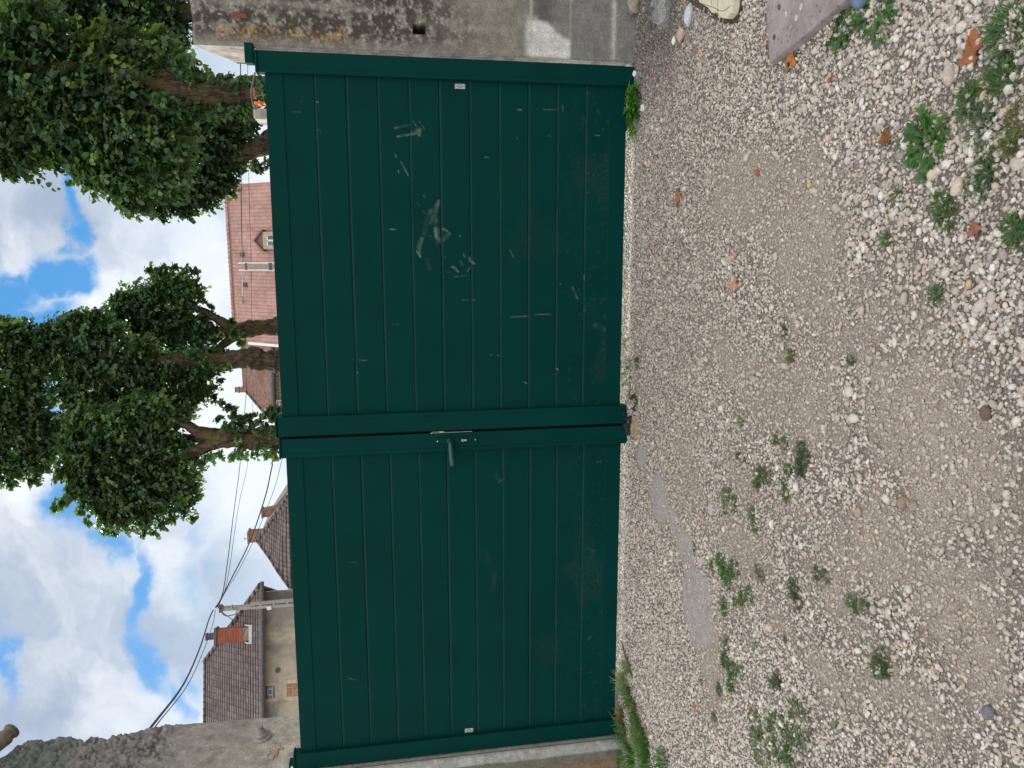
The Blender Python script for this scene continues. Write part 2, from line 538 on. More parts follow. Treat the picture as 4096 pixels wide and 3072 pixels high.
class MB:
    def __init__(s):
        s.v = []; s.f = []; s.uv = []

    def add(s, V, F, uv=None):
        k = len(s.v)
        s.v += [tuple(float(c) for c in p) for p in V]
        s.uv += [tuple(u) for u in uv] if uv is not None else [(p[0], p[2]) for p in V]
        s.f += [[i + k for i in f] for f in F]
        return s

    def box(s, a, b, bev=0.0):
        x0, y0, z0 = a; x1, y1, z1 = b
        if bev <= 0:
            V = [(x, y, z) for x in (x0, x1) for y in (y0, y1) for z in (z0, z1)]
            F = [(0, 1, 3, 2), (4, 6, 7, 5), (0, 4, 5, 1), (2, 3, 7, 6), (0, 2, 6, 4), (1, 5, 7, 3)]
            return s.add(V, F)
        e = bev
        V = []; idx = {}
        for i, x in enumerate((x0, x1)):
            for j, y in enumerate((y0, y1)):
                for k, z in enumerate((z0, z1)):
                    sx, sy_, sz = (1, -1)[i], (1, -1)[j], (1, -1)[k]
                    for ax, p in enumerate(((x, y + sy_ * e, z + sz * e), (x + sx * e, y, z + sz * e), (x + sx * e, y + sy_ * e, z))):
                        idx[(i, j, k, ax)] = len(V); V.append(p)
        F = []
        q = lambda *a: F.append([idx[t] for t in a])
        for i in (0, 1):
            q((i, 0, 0, 0), (i, 0, 1, 0), (i, 1, 1, 0), (i, 1, 0, 0))
            q((0, i, 0, 1), (0, i, 1, 1), (1, i, 1, 1), (1, i, 0, 1))
            q((0, 0, i, 2), (0, 1, i, 2), (1, 1, i, 2), (1, 0, i, 2))
        for i in (0, 1):
            for j in (0, 1):
                q((i, j, 0, 0), (i, j, 1, 0), (i, j, 1, 1), (i, j, 0, 1))
                q((i, 0, j, 0), (i, 1, j, 0), (i, 1, j, 2), (i, 0, j, 2))
                q((0, i, j, 1), (1, i, j, 1), (1, i, j, 2), (0, i, j, 2))
                for k in (0, 1): q((i, j, k, 0), (i, j, k, 1), (i, j, k, 2))
        return s.add(V, F)

    def tube(s, pts, rad, n=8, caps=True):
        P = [np.asarray(p, float) for p in pts]
        if not hasattr(rad, '__len__'): rad = [rad] * len(P)
        V = []; F = []
        ref = np.array([0.31, 0.17, 0.93])
        for i, p in enumerate(P):
            t = P[min(i + 1, len(P) - 1)] - P[max(i - 1, 0)]
            t = t / (np.linalg.norm(t) + 1e-9)
            a = np.cross(t, ref)
            if np.linalg.norm(a) < 0.1: a = np.cross(t, (1, 0, 0))
            a /= np.linalg.norm(a); b = np.cross(t, a)
            for k in range(n):
                th = 2 * math.pi * k / n
                V.append(p + rad[i] * (math.cos(th) * a + math.sin(th) * b))
        for i in range(len(P) - 1):
            for k in range(n):
                F.append([i * n + k, i * n + (k + 1) % n, (i + 1) * n + (k + 1) % n, (i + 1) * n + k])
        if caps:
            F.append(list(range(n))[::-1]); F.append([(len(P) - 1) * n + k for k in range(n)])
        return s.add(V, F)

    def prism(s, poly, off):
        """closed solid: polygon and its copy shifted by off"""
        n = len(poly); P = [np.asarray(p, float) for p in poly]; off = np.asarray(off, float)
        V = P + [p + off for p in P]
        F = [list(range(n)), [n + i for i in range(n)][::-1]] + [[i, i + n, (i + 1) % n + n, (i + 1) % n] for i in range(n)]
        return s.add(V, F)

    def build(s, name, mat, parent=None, loc=None, smooth=False, uv=False, fix=True):
        o = link_mesh(name, s.v, s.f, mat, parent, loc, smooth=smooth, uv=s.uv if uv else None)
        if fix:
            import bmesh
            bm = bmesh.new(); bm.from_mesh(o.data)
            bmesh.ops.recalc_face_normals(bm, faces=bm.faces[:])
            bm.to_mesh(o.data); bm.free()
        return o


def grid_faces(nu, nv, base=0):
    i = np.arange(nu - 1)[:, None]; j = np.arange(nv - 1)[None, :]
    a = i * nv + j
    return np.stack([a, a + nv, a + nv + 1, a + 1], -1).reshape(-1, 4) + base


def catmull(pts, n=6):
    P = [np.asarray(p, float) for p in pts]
    P = [2 * P[0] - P[1]] + P + [2 * P[-1] - P[-2]]
    out = []
    for i in range(1, len(P) - 2):
        for k in range(n):
            t = k / n
            out.append(0.5 * ((2 * P[i]) + (P[i + 1] - P[i - 1]) * t + (2 * P[i - 1] - 5 * P[i] + 4 * P[i + 1] - P[i + 2]) * t * t
                              + (3 * P[i] - P[i - 1] - 3 * P[i + 1] + P[i + 2]) * t ** 3))
    out.append(P[-2])
    return out


# ------------------------------------------------------------ ground
SAND = [(1620, 420, 190, 120, 1.0), (1720, 520, 150, 200, .9), (1850, 700, 220, 220, .75), (1560, 760, 120, 130, .55), (1700, 860, 200, 200, .85),
        (1950, 880, 220, 160, .9), (2050, 1020, 180, 170, 1.0), (1660, 1080, 180, 80, .6), (1600, 1190, 130, 60, .9), (1500, 1060, 80, 130, .6),
        (1900, 1180, 160, 150, .9), (1800, 1280, 160, 80, .6), (2060, 1300, 160, 150, .9), (1700, 1370, 150, 60, .6), (1940, 1500, 160, 90, .8),
        (2100, 1450, 130, 120, .8), (2110, 1620, 100, 60, .6), (1880, 380, 60, 40, .6), (1520, 560, 60, 160, .5), (1540, 1440, 60, 160, .7), (1800, 1470, 100, 60, .7)]
CEMENT = [(1508, 1310, 42, 85), (1425, 1080, 22, 60), (1385, 985, 12, 30), (1480, 1180, 20, 40), (1455, 1130, 10, 40)]


def blobs_at(X, Y, L, sharp=1.0):
    m = np.zeros_like(X)
    for b in L:
        cx, cyy, rx, ry = b[:4]; w = b[4] if len(b) > 4 else 1.0
        c = gnd(cx, cyy); ex = gnd(cx, cyy + ry); ez = gnd(cx + rx, cyy)
        ax = abs(ex[0] - c[0]) + 1e-3; ay = abs(ez[1] - c[1]) + 1e-3
        # shear correction: the ground axes seen by the tilted camera are nearly, not exactly, aligned
        r2 = ((X - c[0]) / ax) ** 2 + ((Y - c[1]) / ay) ** 2
        m = np.maximum(m, w * np.exp(-r2 * sharp))
    return m


def ground_masks(X, Y):
    wx = X + 0.10 * (fbm(X * 5, Y * 5, 3) - 0.5); wy = Y + 0.10 * (fbm(X * 5, Y * 5, 4) - 0.5)
    sand = blobs_at(wx, wy, SAND) + 0.55 * (fbm(X * 4, Y * 4, 11) - 0.5) + 0.75 * (fbm(X * 13, Y * 13, 12) - 0.5)
    sand = sstep(sand, 0.18, 0.90)
    near_gate = sstep(Y, -0.42, -0.12)
    sand = sand * (1 - 0.9 * near_gate)
    cem = sstep(blobs_at(wx * .3 + X * .7, wy * .3 + Y * .7, CEMENT, 0.8) + 0.10 * (fbm(X * 20, Y * 20, 13) - 0.5), 0.42, 0.56)
    return sand, cem


def ground_height(X, Y):
    h = 0.020 * (fbm(X * 1.3, Y * 1.3, 21, 3) - 0.5) + 0.010 * (fbm(X * 6, Y * 6, 22, 3) - 0.5)
    s = sstep(np.abs(Y), 0.05, 0.5)
    return GZ + h * s


def axis(lo, hi, step, far):
    inner = np.arange(lo, hi + step / 2, step)
    k = np.cumsum(step * 1.35 ** np.arange(1, 60)); k = k[k < far]
    return np.concatenate([(lo - k)[::-1], inner, hi + k])


gx = axis(-2.6, 2.9, 0.02, 600); gy = axis(-3.4, 1.2, 0.02, 600)
GXm, GYm = np.meshgrid(gx, gy, indexing='ij')
inner = (np.abs(GXm) < 3.5) & (np.abs(GYm) < 4.2)
hz = np.where(inner, ground_height(GXm, GYm), GZ)
sand, cem = ground_masks(GXm, GYm)
c_grav = np.array([0.225, 0.195, 0.172]); c_sand = np.array([0.40, 0.342, 0.295]); c_cem = np.array([0.44, 0.405, 0.40])  # gravel base kept dark: shade between the stones put into its colour
gc = c_grav + (c_sand - c_grav) * sand[..., None]
tint = fbm(GXm * 2.5, GYm * 2.5, 31)[..., None]
gc = gc * (0.82 + 0.36 * tint)
gc = gc + (c_cem - gc) * cem[..., None]
edge_dark = (sstep(GXm, 1.5, 2.1) * sstep(GYm, -0.8, -0.3))[..., None]  # ground darker towards the pillar foot
gc = gc * (1 - 0.6 * edge_dark)
ground = link_mesh('ground', np.stack([GXm, GYm, hz], -1).reshape(-1, 3), grid_faces(len(gx), len(gy)), M['ground'], colr=gc.reshape(-1, 3), smooth=True)
tag(ground, kind='structure')


# ------------------------------------------------------------ gravel
def ico12():
    t = (1 + 5 ** .5) / 2
    v = np.array([(-1, t, 0), (1, t, 0), (-1, -t, 0), (1, -t, 0), (0, -1, t), (0, 1, t), (0, -1, -t), (0, 1, -t), (t, 0, -1), (t, 0, 1), (-t, 0, -1), (-t, 0, 1)], float)
    v /= np.linalg.norm(v[0])
    f = np.array([(0, 11, 5), (0, 5, 1), (0, 1, 7), (0, 7, 10), (0, 10, 11), (1, 5, 9), (5, 11, 4), (11, 10, 2), (10, 7, 6), (7, 1, 8), (3, 9, 4), (3, 4, 2), (3, 2, 6), (3, 6, 8), (3, 8, 9), (4, 9, 5), (2, 4, 11), (6, 2, 10), (8, 6, 7), (9, 8, 1)])
    return v, f


IV, IF = ico12()


def subdiv(V, F):
    V = list(map(tuple, V)); cache = {}; NF = []
    def mid(a, b):
        k = (min(a, b), max(a, b))
        if k not in cache:
            p = (np.array(V[a]) + np.array(V[b])) / 2; p /= np.linalg.norm(p); cache[k] = len(V); V.append(tuple(p))
        return cache[k]
    for a, b, c in F:
        ab, bc, ca = mid(a, b), mid(b, c), mid(c, a)
        NF += [(a, ab, ca), (b, bc, ab), (c, ca, bc), (ab, bc, ca)]
    return np.array(V), np.array(NF)


IV2, IF2 = subdiv(IV, IF)
IV3, IF3 = subdiv(IV2, IF2)

PAL = np.array([(0.50, 0.47, 0.42), (0.62, 0.59, 0.54), (0.40, 0.37, 0.32), (0.33, 0.31, 0.28), (0.46, 0.39, 0.31), (0.72, 0.69, 0.64), (0.24, 0.22, 0.20), (0.42, 0.33, 0.27), (0.42, 0.40, 0.38), (0.20, 0.18, 0.165), (0.42, 0.13, 0.06), (0.50, 0.34, 0.12)])


def stones(X, Y, R, base_v, base_f, colr, jitter=0.22, sink=0.35):
    n = len(X); nv = len(base_v)
    th = rng.uniform(0, 2 * math.pi, n); c, s_ = np.cos(th), np.sin(th)
    tl = rng.normal(0, 0.35, n); ct, st = np.cos(tl), np.sin(tl)
    sc = np.stack([R * rng.uniform(0.9, 1.5, n), R * rng.uniform(0.65, 1.05, n), R * rng.uniform(0.45, 0.85, n)], -1)
    v = np.broadcast_to(base_v, (n, nv, 3)) * (1 + rng.normal(0, jitter, (n, nv, 1)) * 0.8)
    v = v * sc[:, None, :]
    x = v[..., 0] * ct[:, None] - v[..., 2] * st[:, None]; z = v[..., 0] * st[:, None] + v[..., 2] * ct[:, None]; y = v[..., 1]
    X2 = x * c[:, None] - y * s_[:, None]; Y2 = x * s_[:, None] + y * c[:, None]
    Z0 = ground_height(X, Y) + sc[:, 2] * (1 - 2 * sink) * 0.8 + rng.uniform(0, 1, n) ** 2 * 0.45 * R
    V = np.stack([X2 + X[:, None], Y2 + Y[:, None], z + Z0[:, None]], -1).reshape(-1, 3)
    F = (base_f[None] + (np.arange(n) * nv)[:, None, None]).reshape(-1, 3)
    return V, F, np.repeat(colr, nv, 0)


def visible_xy(n, y0=-2.85, y1=0.9):
    n = int(n * 1.16); X = rng.uniform(-2.6, 2.75, n); Y = rng.uniform(y0, y1, n)
    rel = np.stack([X - CAM[0], Y - CAM[1], np.full(n, GZ - CAM[2])], -1)
    d = rel @ FW; u = rel @ RT / d * FPX; v = rel @ UP / d * FPX
    k = (np.abs(u) < 2350) & (np.abs(v) < 2600)
    return X[k], Y[k]


def stone_colors(X, Y, seed=0):
    n = len(X)
    light = sstep(-X * 0.75 + 0.35 * (fbm(X * 3, Y * 3, 41) - .5), -0.1, 1.2)      # paler chippings on the left
    w = np.array([6, 5, 5, 4, 4, 2.2, 2, 1.6, 1.4, .6, .10, .10])
    w2 = np.array([6, 9, 2, 1.5, 3, 7, .5, 1.5, 1.2, .25, .05, .06])
    P1 = np.cumsum(w / w.sum()); P2 = np.cumsum(w2 / w2.sum())
    r = rng.uniform(0, 1, n)
    pick = rng.uniform(0, 1, n) < light
    i1 = np.searchsorted(P1, r); i2 = np.searchsorted(P2, r)
    c = PAL[np.clip(np.where(pick, i2, i1), 0, 11)]
    c = c * rng.uniform(0.82, 1.15, (n, 1)) * rng.uniform(0.96, 1.04, (n, 3))
    tone_mask = sstep(X, 1.45, 2.0) * sstep(Y, -1.0, -0.35)  # stones darker towards the pillar foot
    c = c * 0.70 + np.array([0.46, 0.43, 0.395]) * 0.30
    gate_side = 1 - 0.16 * sstep(Y, -1.3, -0.5) * sstep(X, -0.6, 0.6)
    c = lerp(c, np.array([.62, .60, .56]), (.55 * sstep(Y, -.14, -.02))[:, None])      # sunlit strip at the threshold put into paler chipping colour
    return np.minimum(c * 1.16, .74) * (1 - 0.5 * tone_mask[:, None]) * gate_side[:, None] * np.array([1.0, 0.968, 0.935])


def taken(X, Y):
    """keeps loose chippings out of the solid things"""
    bad = (X > 1.90) & (Y > -0.01) & (Y < 0.36)
    bad |= (X < -1.92) & (Y > -0.05) & (Y < 0.66)
    return bad


AV, AF, AC = [], [], []
off = 0
for (cnt, rm, rs, lo, hi, bv, bf, gd) in ((260000, 0.0042, 0.30, 0.0022, 0.008, IV, IF, 1.0), (80000, 0.0066, 0.24, 0.0045, 0.011, IV, IF, .8), (6500, 0.0098, 0.20, 0.008, 0.015, IV2, IF2, .6)):
    X, Y = visible_xy(cnt)
    k = ~taken(X, Y); X, Y = X[k], Y[k]
    sd_, cm = ground_masks(X, Y)
    patch = fbm(X * 9, Y * 9, 51)
    big_zone = sstep(-Y, 1.3, 2.3)
    rightish = sstep(X + .5 * (fbm(X * 2, Y * 2, 57) - .5), -0.1, 1.1)
    if rm < 0.005: p = lerp(0.72, 0.34, sd_) * lerp(1.0, 0.85, big_zone)
    elif rm < 0.01: p = lerp(0.62, 0.035, sd_) * (0.35 + .9 * sstep(patch, 0.35, 0.65)) * (.40 + .45 * rightish)
    else: p = lerp(0.36, 0.05, sd_) * (0.10 + .34 * big_zone) * (.25 + .8 * rightish)
    p = p * (1 - 0.93 * cm)
    k = rng.uniform(0, 1, len(X)) < p
    X, Y = X[k], Y[k]
    R = np.clip(np.exp(rng.normal(math.log(rm), rs, len(X))), lo, hi) * lerp(0.92, 1.12, sstep(-Y, .8, 2.4))
    cst = stone_colors(X, Y)
    sdl = ground_masks(X, Y)[0][:, None]
    cst = lerp(cst, np.array([0.43, 0.36, 0.30]), .45 * sdl)          # stones bedded in the sand are dusted with it
    v, f, c = stones(X, Y, R, bv, bf, cst, 0.20 if bv is IV else 0.12, sink=0.30)
    AV.append(v); AF.append(f + off); AC.append(c); off += len(v)
gravel = link_mesh('gravel', np.concatenate(AV), np.concatenate(AF), M['gravel'], colr=np.concatenate(AC))
tag(gravel, 'loose pale grey and beige gravel chippings spread over the yard in front of the gate', 'gravel', kind='stuff')

# ------------------------------------------------------------ gate
LEFT_Z = -0.010
GROOVES = [1.577 - 0.1515 * k for k in range(10)]


def seg_dist(px, pz, a, b):
    ax, az = a; bx, bz = b
    dx_, dz_ = bx - ax, bz - az
    t = np.clip(((px - ax) * dx_ + (pz - az) * dz_) / (dx_ * dx_ + dz_ * dz_ + 1e-9), 0, 1)
    return np.hypot(px - ax - t * dx_, pz - az - t * dz_), t


def smear(X, Z, pts, w, strength, seed, fade=True, rough=26):
    m = np.zeros_like(X)
    P = [(p[0], p[2]) for p in pts]
    nn = fbm(X * rough, Z * rough, seed, 4)
    for a, b in zip(P[:-1], P[1:]):
        d, t = seg_dist(X, Z, a, b)
        m = np.maximum(m, (1 - sstep(d + 0.006 * (nn - .5), w * 0.25, w)))
    return m * strength * (0.35 + 1.3 * sstep(nn, 0.35, 0.65))


def gp(x, y):   # source pixel -> on the gate face
    return atY(x, y, -0.002)


def q1(zx, zy): return gp(1500 + zx * 0.2411, 800 + zy * 0.2411)


def q2(zx, zy): return gp(1000 + zx * 0.7233, zy * 0.7233)


def q3(zx, zy): return gp(1600 + zx * .226, 1600 + zy * .226)


MARKS = [([q1(930, 180), q1(860, 350), q1(820, 560)], .020, .20), ([q1(770, 620), q1(720, 720), q1(700, 860), q1(755, 945)], .008, .75), ([q1(790, 640), q1(740, 760), q1(745, 880)], .012, .35),
         ([q1(1060, 20), q1(1010, 150), q1(990, 330)], .013, .42), ([q1(1020, 330), q1(1005, 440)], .014, .35), ([q1(1000, 480), q1(1020, 620), q1(1090, 690), q1(1150, 640), q1(1225, 560)], .014, .62),
         ([q1(1040, 480), q1(1060, 580)], .010, .45), ([q1(1130, 480), q1(1200, 515)], .008, .55), ([q1(910, 605), q1(955, 595)], .005, .45), ([q1(1025, 700), q1(1020, 760)], .004, .4),
         ([q1(1270, 1105), q1(1330, 1130), q1(1380, 1190)], .007, .75), ([q1(1420, 1020), q1(1450, 1080)], .007, .65), ([q1(1470, 900), q1(1490, 950)], .006, .45), ([q1(1570, 960), q1(1580, 1010), q1(1640, 1050)], .010, .55),
         ([q1(1530, 1180), q1(1590, 1110)], .005, .4), ([q1(1320, 1280), q1(1510, 1250)], .0035, .6), ([q1(1190, 1195), q1(1240, 1200)], .003, .5), ([q1(870, 1000), q1(900, 1120)], .02, .16),
         ([q1(400 - 140, 492), q1(350, 495)], .0022, .9), ([q1(700, 50), q1(735, 95)], .002, .4), ([q1(800, 180), q1(830, 230)], .002, .4), ([q1(1165, 948), q1(1168, 952)], .004, .7), ([q1(1410, 580), q1(1415, 610)], .004, .55),
         ([q2(800, 708), q2(880, 690)], .006, .55), ([q2(815, 755), q2(940, 735)], .007, .6), ([q2(890, 735), q2(940, 715), q2(935, 745)], .012, .5), ([q2(900, 670), q2(920, 695)], .006, .4), ([q2(935, 670), q2(965, 712)], .003, .5),
         ([q2(835, 895), q2(875, 970)], .006, .45), ([q2(860, 930), q2(872, 965)], .005, .45), ([q2(803, 855), q2(810, 870)], .005, .6), ([q2(820, 940), q2(823, 955)], .006, .5), ([q2(1030, 1130), q2(1000, 1235)], .010, .3), ([q2(960, 1080), q2(968, 1090)], .005, .4),
         ([q2(1480, 606), q2(1500, 607)], .005, .8), ([q2(1300, 870), q2(1322, 872)], .004, .7), ([q2(1620, 606), q2(1700, 605)], .0025, .4), ([q2(1728, 585), q2(1732, 615)], .004, .6), ([q2(1477, 755), q2(1477, 768)], .003, .7),
         ([q2(1912, 748), q2(1935, 748)], .004, .8), ([q2(360, 563), q2(378, 565)], .0025, .7), ([q2(232, 617), q2(280, 618)], .002, .35), ([q2(1650, 750), q2(1665, 750)], .003, .4), ([q2(2020, 945), q2(2045, 925)], .010, .3), ([q2(1990, 985), q2(2030, 990)], .008, .25),
         ([q2(165, 560), q2(168, 563)], .004, .8), ([q2(278, 562), q2(282, 566)], .003, .8), ([q2(185, 1025), q2(196, 1027)], .005, .7), ([q2(370, 712), q2(392, 728)], .003, .6),
         ([gp(2045, 1268), gp(2110, 1266)], .0035, .85), ([gp(2140, 1260), gp(2205, 1255)], .003, .6), ([gp(1960, 1420), gp(2000, 1422)], .003, .55), ([gp(1850, 1200), gp(1900, 1200)], .002, .4), ([gp(1570, 1297), gp(1595, 1299)], .003, .55),
         ([gp(2100, 1530), gp(2108, 1534)], .005, .8), ([gp(2228, 1475), gp(2234, 1480)], .005, .8), ([gp(2040, 1000), gp(2055, 1030)], .006, .3), ([gp(2290, 1150), gp(2310, 1195)], .010, .3), ([gp(2240, 1130), gp(2244, 1140)], .003, .6), ([gp(2335, 1100), gp(2337, 1120)], .003, .8),
         ([gp(1437, 1440), gp(1470, 1442)], .0025, .6), ([gp(1427, 1490), gp(1434, 1492)], .004, .8), ([gp(1140, 1550), gp(1143, 1552)], .004, .7), ([gp(1555, 915), gp(1580, 918)], .003, .7),
         ([gp(1390, 2713), gp(1425, 2720)], .0035, .5), ([gp(1395, 2250), gp(1430, 2251)], .002, .35), ([gp(1940, 2210), gp(1980, 2300), gp(1970, 2360)], .022, .05), ([gp(1985, 1900), gp(2010, 1930)], .02, .05), ([gp(1800, 1770), gp(1840, 1800)], .015, .08), ([q3(1740, 1460), q3(1870, 1370)], .002, .5),
         ([gp(2400, 1700), gp(2450, 1715)], .012, .25), ([gp(2420, 1640), gp(2450, 1640)], .004, .3), ([gp(2380, 1300), gp(2450, 1330)], .02, .15), ([gp(2440, 2000), gp(2460, 2060)], .02, .12)]


def gate_leaf(name, x_hinge, x_meet, zoff, label):
    """x_hinge/x_meet are the inner edges of the two stiles"""
    sgn = 1 if x_hinge > x_meet else -1
    root = empty(name, (sgn * 1.885, 0.02, zoff - 0.04), label, 'gate leaf', 'two leaves of the green gate')
    # planked infill: one sheet with machined V-grooves
    xa, xb = (x_meet, x_hinge) if sgn > 0 else (x_hinge, x_meet)
    gxs = np.arange(xa - 0.015, xb + 0.015, 0.0045)
    zs = list(np.arange(0.075, 1.735, 0.0045))
    for zg in GROOVES:
        zs = [z for z in zs if abs(z - zg + 0.003) > 0.0078]
        zs += [zg - 0.0085, zg - 0.0015, zg + 0.0015, zg + 0.0022]
    zs = np.array(sorted(zs))
    XX, ZZ = np.meshgrid(gxs, zs, indexing='ij')
    dep = np.zeros_like(XX)
    for zg in GROOVES:
        dep = np.maximum(dep, 0.0045 * (np.abs(ZZ - zg) < 0.0017))
    warp = 0.0006 * (fbm(XX * 1.5, ZZ * 6.6, 5 + sgn) - .5)
    for k, zg in enumerate([1.73] + GROOVES):
        warp = warp + np.where((ZZ < zg), 0.0004 * math.sin(k * 2.4), 0) * 0
    YY = 0.0 + dep + warp
    wear_glint = np.zeros_like(XX)
    for i, (pts, w, st) in enumerate(MARKS):
        wear_glint = np.maximum(wear_glint, smear(XX, ZZ + zoff, pts, max(w, .0035), st * .44, 100 + i))
    for zg in GROOVES:      # gloss glint on the lower lip of every groove, put into the colour
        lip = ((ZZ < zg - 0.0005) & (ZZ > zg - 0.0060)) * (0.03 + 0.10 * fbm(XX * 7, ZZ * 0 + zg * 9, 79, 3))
        wear_glint = np.maximum(wear_glint, lip)
    dust = sstep(fbm(XX * 3, ZZ * 5, 77), .55, .8) * 0.16 * sstep(-ZZ, -0.9, 0.0)
    splash = sstep(fbm(XX * 60, ZZ * 60, 78, 2), .74, .82) * 0.45 * sstep(-ZZ, -0.45, -0.05)
    colr = np.stack([wear_glint, dust + splash, 0 * wear_glint], -1).reshape(-1, 3)
    V = np.stack([XX, YY, ZZ + zoff], -1).reshape(-1, 3)
    nv = len(V)
    F = grid_faces(*XX.shape)
    # back sheet
    bk = np.array([(gxs[0], 0.028, zs[0] + zoff), (gxs[-1], 0.028, zs[0] + zoff), (gxs[-1], 0.028, zs[-1] + zoff), (gxs[0], 0.028, zs[-1] + zoff)])
    F = np.concatenate([F, [[nv, nv + 3, nv + 2, nv + 1]]])
    V = np.concatenate([V, bk]); colr = np.concatenate([colr, np.zeros((4, 3))])
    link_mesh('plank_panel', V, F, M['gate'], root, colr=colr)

    def rail(nm, z0, z1):
        b = MB().box((xa - 0.012, -0.004, z0 + zoff), (xb + 0.012, 0.034, z1 + zoff), 0.0018)
        b.build(nm, M['gate'], root)
    rail('top_rail', 1.722, 1.806)
    rail('bottom_rail', -0.003, 0.086)

    def stile(x0, x1, ztop, flange_at):
        b = MB()
        b.box((x0, -0.020, -0.036 + zoff), (x1, 0.040, ztop - 0.012 + zoff), 0.003)
        fx = (x0 + 0.0003, x0 + 0.021) if flange_at < 0 else (x1 - 0.021, x1 - 0.0003)
        b.box((fx[0], -0.0222, -0.034 + zoff), (fx[1], -0.019, ztop - 0.016 + zoff), 0.001)
        st = b.build('stile', M['gate'], root)
        c = MB().box((x0 - 0.004, -0.026, ztop - 0.012 + zoff), (x1 + 0.004, 0.044, ztop + zoff), 0.004)
        c.build('cap', M['gate'], st)
        return st
    if sgn > 0:
        stile(x_meet - 0.102, x_meet, 1.842, 1)
        stile(x_hinge, x_hinge + 0.097, 1.846, -1)
    else:
        stile(x_meet, x_meet + 0.100, 1.838, -1)
        stile(x_hinge - 0.097, x_hinge, 1.846, 1)
    return root


leafR = gate_leaf('gate_leaf', 1.789, 0.108, 0.0, 'green gate leaf with chalky scuff marks, hinged on the lichened concrete pillar')
leafL = gate_leaf('gate_leaf', -1.789, -0.108, LEFT_Z, 'cleaner green gate leaf carrying the lever handle, hinged beside the ruined wall')

# lever handle, lock plate, cylinder and screws on the left leaf (x is depth-projected onto the stile face)
YS = -0.021


def gs(zx, zy):
    return atY(1600 + zx * 0.226, 1600 + zy * 0.226, YS)


pl0, pl1 = gs(640, 660), gs(1370, 760)
zc = lambda zx: gs(zx, 700)[2]
xc = (gs(900, 640)[0] + gs(900, 780)[0]) / 2 - 0.002
plate = MB().box((xc - 0.018, YS - 0.004, zc(1375)), (xc + 0.018, YS + 0.001, zc(625)), 0.002).build('lock_plate', M['gate'], leafL)
for zz in (660, 1330):
    p = gs(zz, 705)
    MB().tube([(xc, YS - 0.0075, p[2]), (xc, YS - 0.003, p[2])], 0.0036, 12).build('screw', M['steel'], plate)
hz_ = zc(870)
hp = gs(870, 690)
hb = MB()
hb.tube([(xc, YS + 0.0, hz_), (xc, YS - 0.02, hz_)], 0.0125, 16)
end = gs(930, 1110)
pth = catmull([(xc, YS - 0.018, hz_), (xc - 0.004, YS - 0.045, hz_ - 0.001), (xc - 0.03, YS - 0.055, hz_ - 0.002), (xc - 0.08, YS - 0.055, hz_ - 0.006), (xc - 0.118, YS - 0.054, hz_ - 0.010), (xc - 0.123, YS - 0.054, hz_ - 0.0105)], 5)
rr = [0.0095 + 0.0060 * min(1, i / 16) for i in range(len(pth))]
rr[-1] = 0.004; rr[-2] = 0.009; rr[-3] = 0.0125
hb.tube(pth, rr, 14)
hb.build('handle', M['lever'], leafL, smooth=True)
zk = zc(1105)
kb = MB()
kb.tube([(xc, YS - 0.010, zk), (xc, YS - 0.003, zk)], 0.0068, 16)
kb.box((xc - 0.0042, YS - 0.010, zc(1180)), (xc + 0.0042, YS - 0.003, zk), 0.0015)
cyl = kb.build('lock_cylinder', M['brass'], leafL)
MB().box((xc - 0.001, YS - 0.0108, zk - 0.004), (xc + 0.001, YS - 0.0095, zk + 0.003)).build('keyhole', M['black'], cyl)
# strike plate shining in the gap between the leaves
sb = MB()
z0, z1 = zc(1275), zc(545)
sb.box((-0.0065, -0.019, z0), (-0.0050, 0.015, z1))
sb.box((-0.005, -0.0195, zc(780)), (0.001, -0.006, zc(700)), 0.001)
sb.tube([(-0.006, -0.0205, z1), (0.001, -0.021, zc(600)), (0.0015, -0.021, zc(780))], 0.0009, 5)
sb.tube([(-0.008, -0.0205, z1 + .001), (-0.0045, -0.021, zc(600)), (-0.0045, -0.021, z0)], 0.0011, 5)
sb.build('strike_plate', M['steel'], leafL)

MB().box((-0.014, 0.020, LEFT_Z - 0.02), (0.016, 0.036, LEFT_Z + 1.82), 0.002).build('rebate_strip', M['black'], leafL)
# small maker stickers, their drawing turned on its side as in the photo
for leaf, (sx, sy_), flip, offz, hh in ((leafR, (1840, 345), 1, 0, .0255), (leafL, (1876, 2922), -1, LEFT_Z, .0235)):
    c = atY(sx, sy_, -0.003)
    w = 0.0118
    st = MB().box((c[0] - w, -0.0022, c[2] - hh), (c[0] + w, 0.0003, c[2] + hh), 0.0004).build('sticker', M['sticker'], leaf)
    ib = MB()
    arc = [(-0.8, 0.15), (-0.45, -0.15), (-0.1, -0.42), (0.1, -0.45), (0.4, -0.2), (0.8, 0.05)]
    pts = [(c[0] + flip * v * w * 0.9, -0.0027, c[2] + u * hh) for u, v in arc]
    for a, b, r in zip(pts[:-1], pts[1:], (1.0, 1.6, 2.2, 1.6, 1.0)):
        ib.tube([a, b], 0.0011 * r * .8, 6)
    ib.box((c[0] + flip * w * 0.60 - 0.0008, -0.0028, c[2] - hh * 0.6), (c[0] + flip * w * 0.60 + 0.0008, -0.002, c[2] - hh * .05))
    ib.box((c[0] + flip * w * 0.60 - 0.0008, -0.0028, c[2] + hh * 0.02), (c[0] + flip * w * 0.60 + 0.0008, -0.002, c[2] + hh * .6))
    ib.build('emblem', M['ink'], st)

